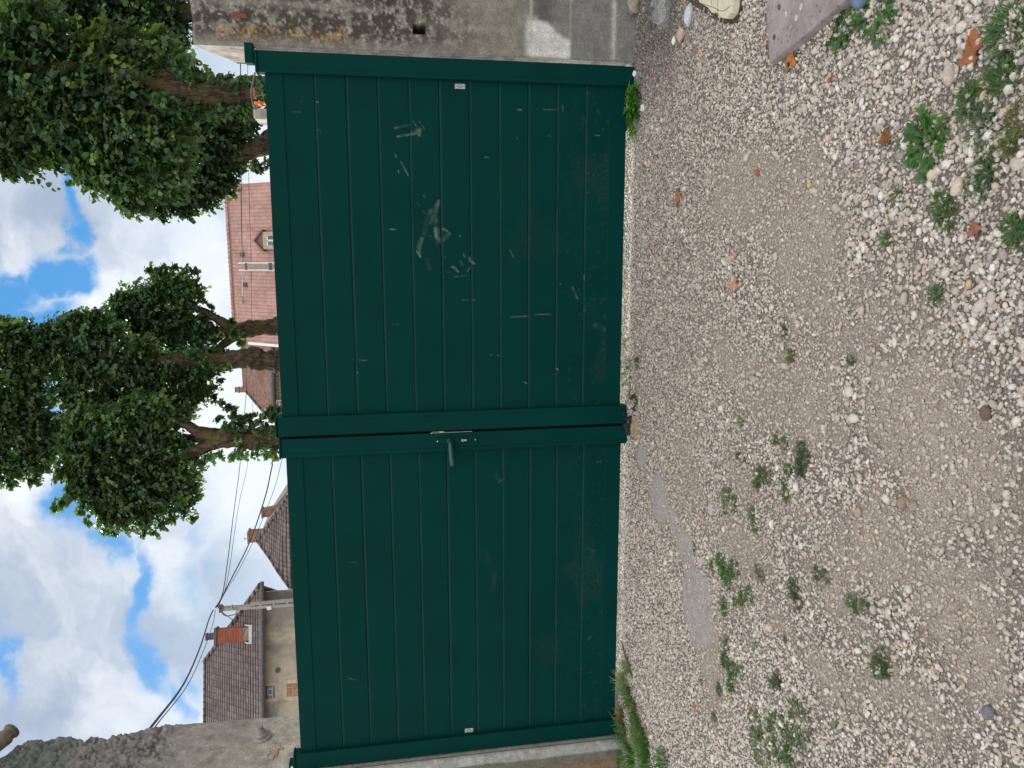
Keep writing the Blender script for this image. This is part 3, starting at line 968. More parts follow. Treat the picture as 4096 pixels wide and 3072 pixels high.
# hinge brackets (green) at the tops
hbk = MB()
a = atY(990, 205, 0.03); b = atY(1026, 256, 0.03)
hbk.box((b[0] - 0.005, -0.012, 1.853), (a[0] + 0.03, 0.045, 1.893), 0.003)
hbk.tube([(1.868, 0.02, 1.846), (1.868, 0.02, 1.855)], 0.008, 10)
hbk.build('hinge_bracket', M['gate'], leafR)
hbk = MB()
a = atY(1150, 3052, 0.0)
hbk.box((a[0] - 0.09, -0.018, LEFT_Z + 1.835), (a[0] + 0.004, 0.04, LEFT_Z + 1.872), 0.003)
hk = hbk.build('hinge_bracket', M['gate'], leafL)
MB().tube([(a[0] - 0.012, -0.026, LEFT_Z + 1.855), (a[0] - 0.012, -0.017, LEFT_Z + 1.855)], 0.006, 12).build('bolt', M['steel'], hk)

# ------------------------------------------------------------ right pillar
PX = 1.907
ZT = 2.125


def pillar_front_color(X, Z):
    n1 = fbm(X * 30, Z * 30, 61, 5, .6); n2 = fbm(X * 6, Z * 6, 62, 4); n3 = fbm(X * 90, Z * 90, 63, 2)
    nv = fbm(X * 60, Z * 9, 64, 4)
    dark = np.array([0.070, 0.060, 0.050]); grey = np.array([0.24, 0.225, 0.19]); light = np.array([0.42, 0.41, 0.37])
    low = np.array([0.20, 0.195, 0.185])
    fade = sstep(Z + 0.25 * (n2 - .5), 0.62, 1.15)              # dark crust of lichen above, cleaner render below
    edge = sstep(X - PX + 0.03 * (n1 - .5), 0.010, 0.075)
    crust = fade * (0.25 + 0.75 * edge)
    c = grey * (0.75 + 0.5 * n1[..., None])
    speck = sstep(n1 + 0.5 * (n3 - .5), 0.42, 0.62)[..., None]
    c = lerp(c, lerp(dark, grey * 0.9, speck), crust[..., None])
    c = lerp(c, light * 0.95, (sstep(n3 + .4 * (n1 - .5), 0.70, 0.80) * crust * .8)[..., None])
    # orange lichen near the gate edge, high up
    band = np.exp(-((X - PX - 0.062) / 0.045) ** 2) * sstep(Z, 1.25, 1.5) * (1 - sstep(Z, 1.98, 2.08)) * (.6 + .4 * sstep(fbm(X * 7 + 3, Z * 7, 69), .35, .6))
    li = (sstep(fbm(X * 85, Z * 85, 65, 3) * 0.9 + 0.30 * band, 0.70, 0.78) * sstep(band, .12, .3) * .8)[..., None]
    c = lerp(c, np.array([0.36, 0.20, 0.030]) * (0.7 + .6 * n3[..., None]), li)
    # mortar repair
    z0, z1 = 0.30, 0.50
    smooth = sstep(-Z + 0.08 * (n2 - .5), -0.62, -0.50)
    c = lerp(c, low * (0.75 + 0.5 * n1[..., None]), (smooth * 0.85)[..., None])
    rep = sstep(Z, z0 - 0.01, z0 + 0.01) * (1 - sstep(Z, z1, z1 + 0.05)) * (1 - sstep(X - PX + 0.22 * (n2 - .5) + .05 * np.abs(Z - .47) , 0.145, 0.185))
    c = lerp(c, np.array([0.58, 0.575, 0.55]) * (0.85 + 0.3 * nv[..., None]), rep[..., None])
    wedge = np.exp(-((Z - 0.445) / 0.05) ** 2) * sstep(X - PX, 0.17, 0.2)
    c = lerp(c, np.array([0.085, 0.082, 0.075]) * (.6 + .8 * n1[..., None]), (wedge * .9)[..., None])
    for zz, ww, st in ((0.505, 0.008, .7), (0.072, 0.013, .75), (0.30, 0.006, .4)):
        c = lerp(c, np.array([0.46, 0.44, 0.39]), (np.exp(-((Z - zz - .004 * (n2 - .5)) / ww) ** 2) * st)[..., None])
    arris = np.exp(-((X - PX) / 0.012) ** 2)
    c = lerp(c, light * .85, (arris * 0.6)[..., None])
    streak = np.exp(-((X - PX - 0.20) / 0.02) ** 2) * sstep(Z, 1.2, 1.4) * .5
    c = lerp(c, grey * 1.25, streak[..., None])
    return c


hole_a = atY(1655, 135, 0); hole_b = atY(1702, 103, 0)
HX0, HX1, HZ0, HZ1 = hole_a[0] + .003, hole_b[0] + .004, hole_b[2], hole_a[2]


def top_profile(X, Y):
    t = sstep(Y, 0.03, 0.30)
    return ZT - 0.02 * (X < 0) - 0.135 * np.clip((Y - 0.02) / 0.30, 0, 1) + 0.012 * (fbm(X * 14, Y * 14, 66) - .5) + 0.01 * sstep(X, 1.95, 2.3)


xs = np.arange(PX, 3.60, 0.006); ts = np.linspace(0, 1, 440)
XX, TT = np.meshgrid(xs, ts, indexing='ij')
ZTOP = top_profile(XX, 0 * XX)
ZZ = -0.12 + (ZTOP + 0.12) * TT
YY = -0.001 - 0.006 * (fbm(XX * 12, ZZ * 12, 67, 4) - .5) * sstep(ZZ, .5, .9) - 0.002 * (fbm(XX * 50, ZZ * 50, 68, 3) - .5)
YY = YY - 0.010 * (1 - sstep(ZZ, 0.060, 0.075)) * 0.3
YY = YY + 0.012 * (1 - sstep(np.hypot(XX - PX, 0), 0.0, 0.010))                 # rounded arris
YY = YY + 0.012 * sstep(TT, 0.992, 1.0)
hole = (XX > HX0) & (XX < HX1) & (ZZ > HZ0) & (ZZ < HZ1)
YY = np.where(hole, 0.09, YY)
cc = pillar_front_color(XX, ZZ)
cc = np.where(hole[..., None], np.array([0.03, 0.026, 0.02]), cc)  # shade of the recess put into the hole's colour
V1 = np.stack([XX, YY, ZZ], -1).reshape(-1, 3); C1 = cc.reshape(-1, 3); F1 = grid_faces(*XX.shape)
# reveal (faces the gate opening)
ys = np.arange(0.008, 0.355, 0.006)
Y2, T2 = np.meshgrid(ys, ts, indexing='ij')
X2 = PX + 0.004 * (fbm(Y2 * 15, T2 * 30, 71) - .5) * sstep(Y2, 0.01, .05)
X2 = X2 + 0.014 * sstep(Y2, .33, .355)
ZT2 = top_profile(PX + 0 * X2, Y2)
Z2 = -0.12 + (ZT2 + 0.12) * T2
n_ = fbm(Y2 * 30, Z2 * 30, 72, 4)[..., None]
C2 = np.array([0.26, 0.245, 0.215]) * (0.6 + 0.8 * n_)
C2 = lerp(C2, np.array([0.09, 0.08, 0.07]), sstep(fbm(Y2 * 12, Z2 * 12, 73), .5, .7)[..., None] * .6)
V2 = np.stack([X2, Y2, Z2], -1).reshape(-1, 3); F2 = grid_faces(*X2.shape)[:, ::-1] + len(V1)
# top
X3, Y3 = np.meshgrid(xs[::2], ys, indexing='ij')
Z3 = top_profile(X3, Y3)
V3 = np.stack([X3, Y3, Z3], -1).reshape(-1, 3); F3 = grid_faces(*X3.shape) + len(V1) + len(V2)
C3 = np.tile([0.33, 0.32, 0.27], (len(V3), 1)) * (0.6 + .8 * fbm(X3 * 25, Y3 * 25, 74).reshape(-1, 1))
# back
nb_ = len(V1) + len(V2) + len(V3)
V4 = np.array([(PX, 0.355, -0.12), (3.6, 0.355, -0.12), (3.6, 0.355, 2.0), (PX, 0.355, 1.985), (3.6, 0.0, -0.12), (3.6, 0.0, 2.12)])
F4 = np.array([[nb_, nb_ + 3, nb_ + 2, nb_ + 1], [nb_ + 1, nb_ + 2, nb_ + 5, nb_ + 4]])
pillar = link_mesh('gate_pillar', np.concatenate([V1, V2, V3, V4]), np.concatenate([F1, F2, F3, F4]), M['painted'], loc=(PX, 0.1, GZ),
                   colr=np.concatenate([C1, C2.reshape(-1, 3), C3, np.tile([0.2, 0.19, 0.17], (6, 1))]), smooth=True)
tag(pillar, 'blackened concrete gate pillar with orange lichen, pale mortar repair and a small square hole', 'pillar')
bp = atY(925, 70, -0.002); bq = atY(990, 56, -0.002)
MB().box((bp[0], -0.008, bq[2]), (bq[0], 0.02, bp[2]), 0.003).build('exposed_brick', simple('exposed_brick', (0.21, 0.062, 0.035), .9, 80, .3), pillar)
# plastered lath between pillar and hinge stile
sxs = np.linspace(1.8935, PX + 0.004, 5); szs = np.arange(0.0, 1.845, 0.006)
SX, SZ = np.meshgrid(sxs, szs, indexing='ij')
SY = 0.004 + 0.003 * fbm(SX * 60, SZ * 40, 75) + 0.004 * (np.abs(SX - 1.9) < .003)
sc_ = np.array([0.30, 0.29, 0.265]) * (0.5 + 1.0 * fbm(SX * 60, SZ * 18, 76)[..., None]) * (1 + .6 * (1 - sstep(SZ, .2, .7))[..., None])
nvs = SX.size
bkv = np.stack([SX, SY * 0 + 0.03, SZ], -1).reshape(-1, 3)
link_mesh('mortar_joint', np.concatenate([np.stack([SX, SY, SZ], -1).reshape(-1, 3), bkv]), np.concatenate([grid_faces(*SX.shape), grid_faces(*SX.shape)[:, ::-1] + nvs]), M['painted'], pillar, colr=np.tile(sc_.reshape(-1, 3), (2, 1)), smooth=True)

# ------------------------------------------------------------ left wall (ruined end)
WX = -1.935
outl = [(1180, 2855), (800, 2885), (700, 2892), (613, 2897), (567, 2909), (540, 2915), (509, 2926), (470, 2930), (428, 2950), (400, 2941), (370, 2938), (341, 2957), (307, 2938), (260, 2942), (203, 2949), (150, 2952), (116, 2958), (90, 2968), (64, 2984), (30, 3010), (0, 3033), (-80, 3062)]
op = np.array([atX(x, y, WX)[1:] for x, y in outl])
zk_ = op[:, 1]; yk_ = op[:, 0]
srt = np.argsort(zk_)
zk_, yk_ = zk_[srt], yk_[srt]
zs = np.concatenate([np.arange(-0.12, 1.75, 0.02), np.arange(1.75, zk_[-1] + 0.05, 0.008)])


def yb(z): return np.interp(z, zk_, yk_) + 0.012 * (fbm(z * 9, z * 0, 81) - .5) + sstep(z, 2.7, 2.85) * 0.03 * (fbm(z * 22, z * 0, 82) - .5)


ty = np.linspace(0, 1, 90)
TY, ZW = np.meshgrid(ty, zs, indexing='ij')
YW = TY * yb(ZW)
rub = sstep(ZW + 0.15 * (fbm(YW * 4, ZW * 4, 83) - .5), 2.45, 2.75)
bumps = fbm(YW * 16, ZW * 22, 84, 4, .55)
cob = np.abs(fbm(YW * 12, ZW * 17, 85, 3) - .5) * 2
fineb = fbm(YW * 46, ZW * 46, 184, 4, .6)
XW = WX + rub * (0.030 * (bumps - .55) + 0.034 * (fineb - .5) - 0.018 * (1 - sstep(cob, 0, .10))) + 0.004 * (fbm(YW * 30, ZW * 30, 86) - .5)
XW = XW - 0.02 * sstep(TY, .97, 1.0) * 1.0 - 0.02 * sstep(-TY, -.02, 0)
CW = lerp(np.array([0.46, 0.42, 0.35]), np.array([0.31, 0.29, 0.25]), sstep(ZW + .4 * (fbm(YW * 5, ZW * 5, 87) - .5), 1.9, 2.3)[..., None])
CW = lerp(CW, np.array([0.24, 0.225, 0.215]), rub[..., None])
CW = CW * (0.62 + 0.75 * fbm(YW * 24, ZW * 24, 88, 4, .65)[..., None])
CW = CW * (1 - 0.5 * rub * (1 - sstep(cob, 0, .10)))[..., None]
CW = lerp(CW, np.array([0.14, 0.17, 0.15]), (sstep(ZW, 3.05, 3.2) * .7)[..., None])
Va = np.stack([XW, YW, ZW], -1).reshape(-1, 3); Fa = grid_faces(*XW.shape)
# front face to the left and back face, both closing on the reveal edges
def side(TYi, y_of, flipf, seed):
    xr = np.concatenate([[0], np.arange(0.02, 0.5, 0.02), [0.8, 1.4, 2.2]])
    XR, ZR = np.meshgrid(xr, zs, indexing='ij')
    e = np.interp(ZR, zs, XW[TYi])
    Xs = e - XR
    drop = 0
    Ys = y_of(ZR) + 0.02 * (fbm(Xs * 9, ZR * 9, seed) - .5) * (XR > 0)
    Cs = np.array([0.26, 0.245, 0.21]) * (0.6 + 0.8 * fbm(Xs * 20, ZR * 20, seed + 1, 4)[..., None])
    F = grid_faces(*Xs.shape)
    return np.stack([Xs, Ys, ZR], -1).reshape(-1, 3), (F[:, ::-1] if flipf else F), Cs.reshape(-1, 3)
Vf, Ff, Cf = side(0, lambda z: 0 * z, True, 90)
Vb, Fb, Cb = side(-1, lambda z: yb(z), False, 92)
nA = len(Va); nB = nA + len(Vf)
nz = len(zs); nxr = len(Vf) // nz
# cap the top and the far end
topi = [nA + i * nz + nz - 1 for i in range(nxr)]; topb = [nB + i * nz + nz - 1 for i in range(nxr)]
Fc = np.array([[topi[i], topi[i + 1], topb[i + 1], topb[i]] for i in range(nxr - 1)])
endf = np.array([[nA + (nxr - 1) * nz + j, nA + (nxr - 1) * nz + j + 1, nB + (nxr - 1) * nz + j + 1, nB + (nxr - 1) * nz + j] for j in range(nz - 1)])
wall = link_mesh('ruined_wall', np.concatenate([Va, Vf, Vb]), np.concatenate([Fa, Ff + nA, Fb + nB, Fc, endf]), M['painted'], loc=(-2.2, 0.3, GZ), colr=np.concatenate([CW.reshape(-1, 3), Cf, Cb]), smooth=True)
tag(wall, 'thick old rubble wall with broken top and grey render standing beside the gate', 'wall')
# exposed brick with broken render round it
c0 = atX(1099, 3004, WX)
MB().box((WX - 0.02, c0[1] - 0.035, c0[2] - 0.022), (WX + 0.007, c0[1] + 0.03, c0[2] - 0.002), 0.003).build('exposed_brick', M['terracotta'], wall)
bb = MB()
for k in range(16):
    yy0 = c0[1] + rng.uniform(-.075, .075); zz0 = c0[2] + rng.uniform(-.045, .04); s_ = rng.uniform(.006, .016)
    bb.add(IV * np.array([s_ * .5, s_ * 1.2, s_]) * (1 + rng.normal(0, .15, (12, 1))) + np.array([WX + .002, yy0, zz0]), IF)
bb.build('broken_render', M['concrete'], wall)
# timber end sticking out of the broken top
lg = MB()
p0 = atY(45, 2925, 0.42); p1 = atY(-40, 3010, 0.30); p2 = atY(-140, 3110, 0.16)
dd = (p0 - p2) / np.linalg.norm(p0 - p2)
pp = [p2, p1, p0 - dd * .02, p0, p0 + dd * .018]
lg.tube(catmull(pp, 4), [0.042 + 0.006 * math.sin(i * 2.1) for i in range(16)] + [0.035], 14)
tag(lg.build('timber_beam', M['wood_grey'], loc=p1, smooth=True), 'weathered round timber end jutting from the broken top of the ruined wall', 'beam')

# ceramic insulator on the wall
ic = atX(1048, 2950, WX)
ax_ = np.array([1.0, -0.20, 0.06]); ax_ /= np.linalg.norm(ax_)
prof = [(0, .030), (.004, .052), (.012, .055), (.018, .045), (.022, .040), (.034, .038), (.042, .028), (.056, .024), (.062, .018), (.085, .015), (.088, .019), (.096, .018), (.098, .010), (.090, .008)]
ib = MB()
ib.tube([ic + ax_ * .004 + ax_ * d * .9 for d, r in prof], [r for d, r in prof], 24)
ib.tube([(WX - .01, ic[1], ic[2] - .0), tuple(ic + ax_ * .01)], .012, 8)
tag(ib.build('ceramic_insulator', M['ceramic'], loc=ic), 'grey bell shaped ceramic insulator fixed to the ruined wall', 'insulator')

# concrete post at the hinge side, lower left
xs = np.arange(-2.10, -1.8925, 0.005); zs2 = np.arange(-0.12, 1.80, 0.008)
PXX, PZ = np.meshgrid(xs, zs2, indexing='ij')
rib = np.exp(-((PXX + 1.955) / .012) ** 2)
PYY = -0.060 + 0.012 * sstep(-PXX, 1.945, 1.965) + 0.02 * sstep(-PXX, 2.02, 2.03) + 0.003 * (fbm(PXX * 40, PZ * 20, 95) - .5) + .02 * sstep(PXX, -1.899, -1.893)
pc = lerp(np.array([0.33, 0.345, 0.32]), np.array([0.15, 0.145, 0.12]), sstep(-PXX + .02 * (fbm(PXX * 9, PZ * 5, 96) - .5), 1.950, 1.972)[..., None])
pc = lerp(pc, np.array([0.22, 0.15, 0.09]), (sstep(-PXX, 2.01, 2.03) * .9)[..., None])
pc = pc * (.7 + .6 * fbm(PXX * 30, PZ * 30, 97, 4)[..., None])
nvp = PXX.size
Vp = np.stack([PXX, PYY, PZ], -1).reshape(-1, 3)
# inner side and back
sideY, sideZ = np.meshgrid([-0.042, -0.002], zs2, indexing='ij')
Vs = np.stack([0 * sideY - 1.8925, sideY, sideZ], -1).reshape(-1, 3)
sideY2, _ = np.meshgrid([-0.035, 0.01], zs2, indexing='ij')
Vs = np.concatenate([Vs, np.stack([0 * sideY2 - 2.10, sideY2, sideZ], -1).reshape(-1, 3)])
post = link_mesh('gate_post', np.concatenate([Vp, Vs]), np.concatenate([grid_faces(*PXX.shape), grid_faces(*sideY.shape)[:, ::-1] + nvp, grid_faces(*sideY.shape) + nvp + sideY.size]), M['painted'], loc=(-1.98, -.03, GZ),
                 colr=np.concatenate([pc.reshape(-1, 3), np.tile([0.3, .3, .28], (len(Vs), 1))]), smooth=True)
tag(post, 'pale concrete hinge post at the foot of the ruined wall, half hidden by grass', 'post')

# ------------------------------------------------------------ trees
def unit(v):
    return v / (np.linalg.norm(v, axis=-1, keepdims=True) + 1e-9)


LEAFV = np.array([(0, 0, 0), (-.46, .16, .10), (-.40, .62, .08), (0, 1.0, -.10), (.40, .62, .08), (.46, .16, .10)])


def leaves_mesh(P, D, Nn, S, shape=LEAFV):
    D = unit(D); X = unit(np.cross(D, Nn)); Nn = np.cross(X, D)
    V = P[:, None, :] + S[:, None, None] * (shape[None, :, 0, None] * X[:, None, :] + shape[None, :, 1, None] * D[:, None, :] + shape[None, :, 2, None] * Nn[:, None, :])
    n = len(P)
    f = np.array([(0, 3, 2, 1), (0, 5, 4, 3)])
    F = (f[None] + (np.arange(n) * 6)[:, None, None]).reshape(-1, 4)
    return V.reshape(-1, 3), F


def blob_w(b, Ydef):
    x, y, r = b[:3]; Y = Ydef + (b[3] if len(b) > 3 else 0)
    c = dY(x, y, Y)
    return c, r * K / FPX * float((c - CAM) @ FW)


def crown(blobs, Yd, leaf=0.068, cover=6.8, hue=(0.074, 0.146, 0.066), light=(0.19, 0.31, 0.07), lightp=0.16, seed=1, flat=0.9):
    r_ = np.random.default_rng(seed)
    P, D, N_, S, C = [], [], [], [], []
    for bi, b in enumerate(blobs):
        c, R = blob_w(b, Yd)
        nl = int(cover * math.pi * R * R / (0.55 * leaf * leaf))
        nt_ = max(4, nl // 9)
        dirs = unit(r_.normal(0, 1, (nt_, 3)))
        rad = R * r_.uniform(0.15, 1.0, nt_) ** 0.45 * r_.uniform(.84, 1.12, nt_) * np.where(r_.uniform(0, 1, nt_) < .07, 1 + .14 / max(R, .35), 1)
        sc = np.array([1, flat, 1])
        o = c + dirs * rad[:, None] * sc
        L = r_.uniform(0.18, 0.48, nt_) * min(1.0, R / .5 + .25)
        g_ = unit(dirs + r_.normal(0, .55, (nt_, 3)) + np.array([0, 0, -0.15]))
        o = o - g_ * L[:, None] * 0.75
        tw_l = r_.uniform(0, 1, nt_)
        clump = vnoise(o[:, 0] * 2.2 + 5, o[:, 2] * 2.2 + o[:, 1], seed)
        nk = 9
        t = (np.arange(nk) + .5) / nk
        pos = o[:, None, :] + g_[:, None, :] * (L[:, None] * t[None])[..., None]
        pos[..., 2] -= (L[:, None] * .28 * t[None] ** 2)
        sidev = unit(np.cross(g_, np.array([0, 0, 1.0])))
        alt = np.where(np.arange(nk) % 2 == 0, 1, -1)
        dd = g_[:, None, :] * .6 + sidev[:, None, :] * alt[None, :, None] * .8 + np.array([0, 0, -.55]) + r_.normal(0, .30, (nt_, nk, 3))
        nn = np.array([0, 0, 1.0]) + dirs[:, None, :] * .55 + r_.normal(0, .42, (nt_, nk, 3))
        sz = leaf * r_.uniform(.55, 1.25, (nt_, nk)) * np.where(t[None] > .85, .75, 1)
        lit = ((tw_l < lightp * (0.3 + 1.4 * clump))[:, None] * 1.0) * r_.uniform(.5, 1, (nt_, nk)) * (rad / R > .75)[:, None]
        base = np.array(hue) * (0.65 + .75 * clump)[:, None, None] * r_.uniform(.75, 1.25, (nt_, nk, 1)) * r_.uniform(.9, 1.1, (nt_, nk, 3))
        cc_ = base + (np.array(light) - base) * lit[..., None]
        P.append(pos.reshape(-1, 3)); D.append(dd.reshape(-1, 3)); N_.append(nn.reshape(-1, 3)); S.append(sz.ravel()); C.append(cc_.reshape(-1, 3))
    P, D, N_, S, C = map(np.concatenate, (P, D, N_, S, C))
    brown = r_.uniform(0, 1, len(P)) < .0025
    C[brown] = np.array([0.22, 0.09, 0.03])
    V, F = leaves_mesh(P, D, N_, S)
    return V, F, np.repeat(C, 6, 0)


def tree(label, Yd, trunk, limbs, blobs, seed, group='pollarded limes behind the gate', name='lime_tree', **kw):
    """trunk: [(x, y, radius_m)...] survey points from the gate top upward; limbs likewise"""
    first = dY(trunk[0][0], trunk[0][1], Yd)
    base = np.array([first[0], Yd, GZ])
    root = empty(name, base, label, 'tree', group)
    tb = MB()
    r0 = trunk[0][2]
    pts = [base + np.array([0, 0, -.1]), base + np.array([0.01, 0, .25]), base + np.array([0.0, 0, first[2] * .5])]
    rad = [r0 * 1.55, r0 * 1.2, r0 * 1.05]
    for (x, y, r) in trunk:
        pts.append(dY(x, y, Yd)); rad.append(r)
    rr_ = random.Random(seed)
    def ring(pts, rad, n=16, k=6):
        C_ = catmull(pts, k)
        R_ = np.interp(np.linspace(0, len(pts) - 1, len(C_)), range(len(pts)), rad)
        R_ = [r * .88 * (1 + .06 * math.sin(i * 1.7 + rr_.random()) + .05 * math.sin(i * .6)) for i, r in enumerate(R_)]
        k0 = len(tb.v)
        tb.tube(C_, R_, n)
        for j in range(k0, len(tb.v)):      # gnarled surface
            v = np.array(tb.v[j]); d = float(fbm(v[0] * 6 + v[1] * 4, v[2] * 5, seed, 3) - .5)
            ci = C_[min((j - k0) // n, len(C_) - 1)]
            tb.v[j] = tuple(ci + (v - ci) * (1 + .42 * d))
    ring(pts, rad)
    for L in limbs:
        ring([dY(p[0], p[1], Yd + (p[3] if len(p) > 3 else 0)) for p in L], [p[2] for p in L], 10, 5)
    tb.build('trunk', M['bark'], root, smooth=True)
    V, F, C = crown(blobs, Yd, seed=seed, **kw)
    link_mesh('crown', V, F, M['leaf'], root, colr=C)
    return root


# front right lime
tree('big lime tree with ivy leaves on its trunk, nearest to the lichened pillar', 6.0,
     [(575, 196, .20), (540, 197, .19), (500, 202, .175), (440, 205, .17), (400, 208, .18), (375, 205, .16)],
     [[(400, 205, .16), (340, 190, .13), (249, 158, .10), (150, 148, .08), (40, 140, .06)], [(395, 212, .13, 0), (350, 240, .10), (300, 270, .075, .2), (278, 285, .05, .3)],
      [(390, 205, .12), (330, 140, .09, .3), (260, 110, .07, .5)]],
     [(55, 60, 85), (40, 170, 95), (50, 270, 85), (25, 330, 60), (15, 372, 24), (75, 310, 50), (150, 120, 85, .4), (165, 215, 95), (150, 300, 70), (180, 355, 45), (120, 250, 70), (250, 120, 80, .3), (255, 210, 90), (255, 300, 95), (250, 385, 62), (285, 420, 45),
      (265, 445, 24), (310, 440, 28), (335, 320, 75), (355, 385, 55), (330, 250, 70, .3), (330, 150, 55, .3), (370, 150, 38, .2), (395, 130, 24), (345, 105, 45, .4), (-80, 120, 130), (-90, 280, 120), (-200, 200, 140), (-300, 200, 120), (220, 350, 60), (200, 390, 40),
      (405, 170, 26), (430, 160, 18), (445, 168, 14), (400, 262, 24, -.1), (365, 270, 40, .1), (470, 238, 16, -.1), (500, 240, 14, -.1), (525, 232, 16, -.15), (545, 222, 14, -.15), (505, 195, 13, -.2), (530, 182, 15, -.2), (552, 178, 17, -.2), (565, 190, 15, -.25), (575, 240, 14, -.15), (490, 170, 7), (140, 340, 42), (95, 335, 28), (415, 240, 22, -.1), (440, 246, 18, -.1), (460, 250, 15, -.1), (480, 248, 13, -.1), (515, 243, 12, -.1), (535, 240, 12, -.15), (420, 175, 18, -.1), (452, 176, 13, -.1), (470, 178, 10, -.15), (512, 178, 11, -.2), (562, 200, 12, -.25), (570, 215, 10, -.3), (380, 240, 26, -.2), (350, 225, 26, -.3)],
     11, lightp=.22, leaf=.072)
# lime beyond, right edge
tree('dark lime tree whose limbs rise behind the lichened pillar, at the far right', 8.0,
     [(600, 30, .19), (450, 30, .17), (400, 30, .15), (330, 33, .12), (258, 38, .09), (150, 45, .06)],
     [[(400, 32, .11), (340, 70, .08), (280, 100, .05)]],
     [(100, 0, 100), (200, -20, 100), (230, 60, 70), (300, 0, 90), (330, 40, 60), (355, 65, 42), (385, 85, 20), (390, 40, 25), (360, 20, 50), (398, 68, 10), (290, 80, 60), (50, 20, 100), (-80, 0, 130), (150, 80, 70), (380, 108, 12)],
     12, lightp=.08, hue=(0.055, 0.108, 0.052))
# lime behind, leaning
tree('shaded lime tree leaning behind the front one, its low crown over the pink roof', 8.5,
     [(600, 300, .17), (577, 312, .165), (540, 326, .15), (505, 338, .13), (460, 345, .11), (410, 349, .08), (340, 345, .06)],
     [[(505, 338, .10), (470, 300, .08), (430, 270, .06)]],
     [(400, 320, 62), (430, 270, 55), (455, 320, 60), (430, 370, 55), (425, 415, 42), (398, 440, 36), (365, 435, 38), (340, 400, 50), (440, 440, 22), (470, 375, 38), (500, 350, 26), (505, 300, 34), (470, 270, 45), (500, 262, 35), (530, 280, 24), (535, 260, 18, -.2), (400, 460, 14), (350, 468, 12), (478, 405, 26), (490, 392, 22), (515, 365, 13), (300, 380, 60), (545, 300, 10, -.3), (330, 450, 24), (450, 415, 32)],
     13, lightp=.10, hue=(0.056, 0.112, 0.054))
# middle trees
tree('lime tree in front of the pink roof, its forked trunk fanning into a round crown', 9.5,
     [(612, 704, .20), (595, 706, .17), (560, 708, .155), (530, 712, .165), (505, 718, .15)],
     [[(510, 714, .12), (470, 690, .08), (430, 668, .065), (381, 655, .045), (340, 650, .03)], [(510, 720, .11), (450, 712, .08), (396, 700, .06), (340, 690, .04)], [(515, 722, .09), (480, 745, .07), (450, 770, .05)]],
     [(370, 625, 44), (395, 605, 26), (345, 600, 24), (415, 630, 26), (330, 640, 40), (300, 640, 38), (265, 650, 26), (245, 660, 18), (290, 690, 45), (340, 690, 50), (250, 690, 40), (390, 670, 40), (400, 720, 45), (430, 745, 34), (360, 740, 50), (300, 740, 45), (455, 770, 26), (478, 790, 18), (432, 645, 10), (425, 590, 9), (405, 578, 8), (372, 580, 9),
      (455, 660, 9), (470, 690, 9), (497, 708, 13, -.3), (507, 722, 12, -.3), (520, 740, 10, -.3), (440, 690, 18), (500, 690, 8), (460, 720, 22), (485, 765, 16), (320, 585, 12), (350, 578, 9)],
     14, lightp=.10)
tree('tall mossy lime tree with the straight stem, between the pink roof and brown roof', 8.6,
     [(620, 782, .21), (596, 782, .19), (565, 780, .185), (548, 774, .21), (520, 775, .17), (480, 779, .155), (440, 780, .15), (405, 778, .14)],
     [[(410, 780, .13), (330, 775, .10), (250, 772, .085), (150, 775, .07), (60, 780, .05), (-60, 785, .04)], [(400, 785, .10), (330, 830, .08), (250, 860, .06), (130, 880, .045)]],
     [(8, 715, 35), (50, 720, 36), (30, 740, 45), (90, 740, 42), (140, 705, 32), (115, 725, 40), (175, 700, 38), (205, 690, 28), (180, 740, 50), (230, 725, 45), (90, 790, 50), (20, 800, 60), (160, 800, 55), (230, 800, 60), (290, 800, 55), (350, 800, 50), (400, 830, 42), (430, 850, 28), (320, 860, 60), (250, 870, 60), (180, 870, 55), (140, 850, 40),
      (60, 850, 50), (15, 870, 60), (70, 920, 55), (20, 940, 65), (110, 960, 50), (60, 1000, 38), (15, 1015, 36), (90, 1005, 24), (25, 1045, 14), (70, 1040, 14), (-80, 750, 90), (-90, 880, 100), (-80, 1000, 80), (-200, 850, 120), (160, 930, 50), (380, 880, 36), (400, 860, 26), (430, 815, 24), (448, 800, 14), (350, 900, 32), (300, 760, 40), (285, 880, 40), (458, 840, 10, -.1), (470, 820, 9), (462, 862, 8), (430, 805, 16, -.2), (445, 790, 14, -.25), (470, 800, 9, -.25), (495, 798, 8, -.25), (415, 765, 20, -.2)],
     15, lightp=.15)
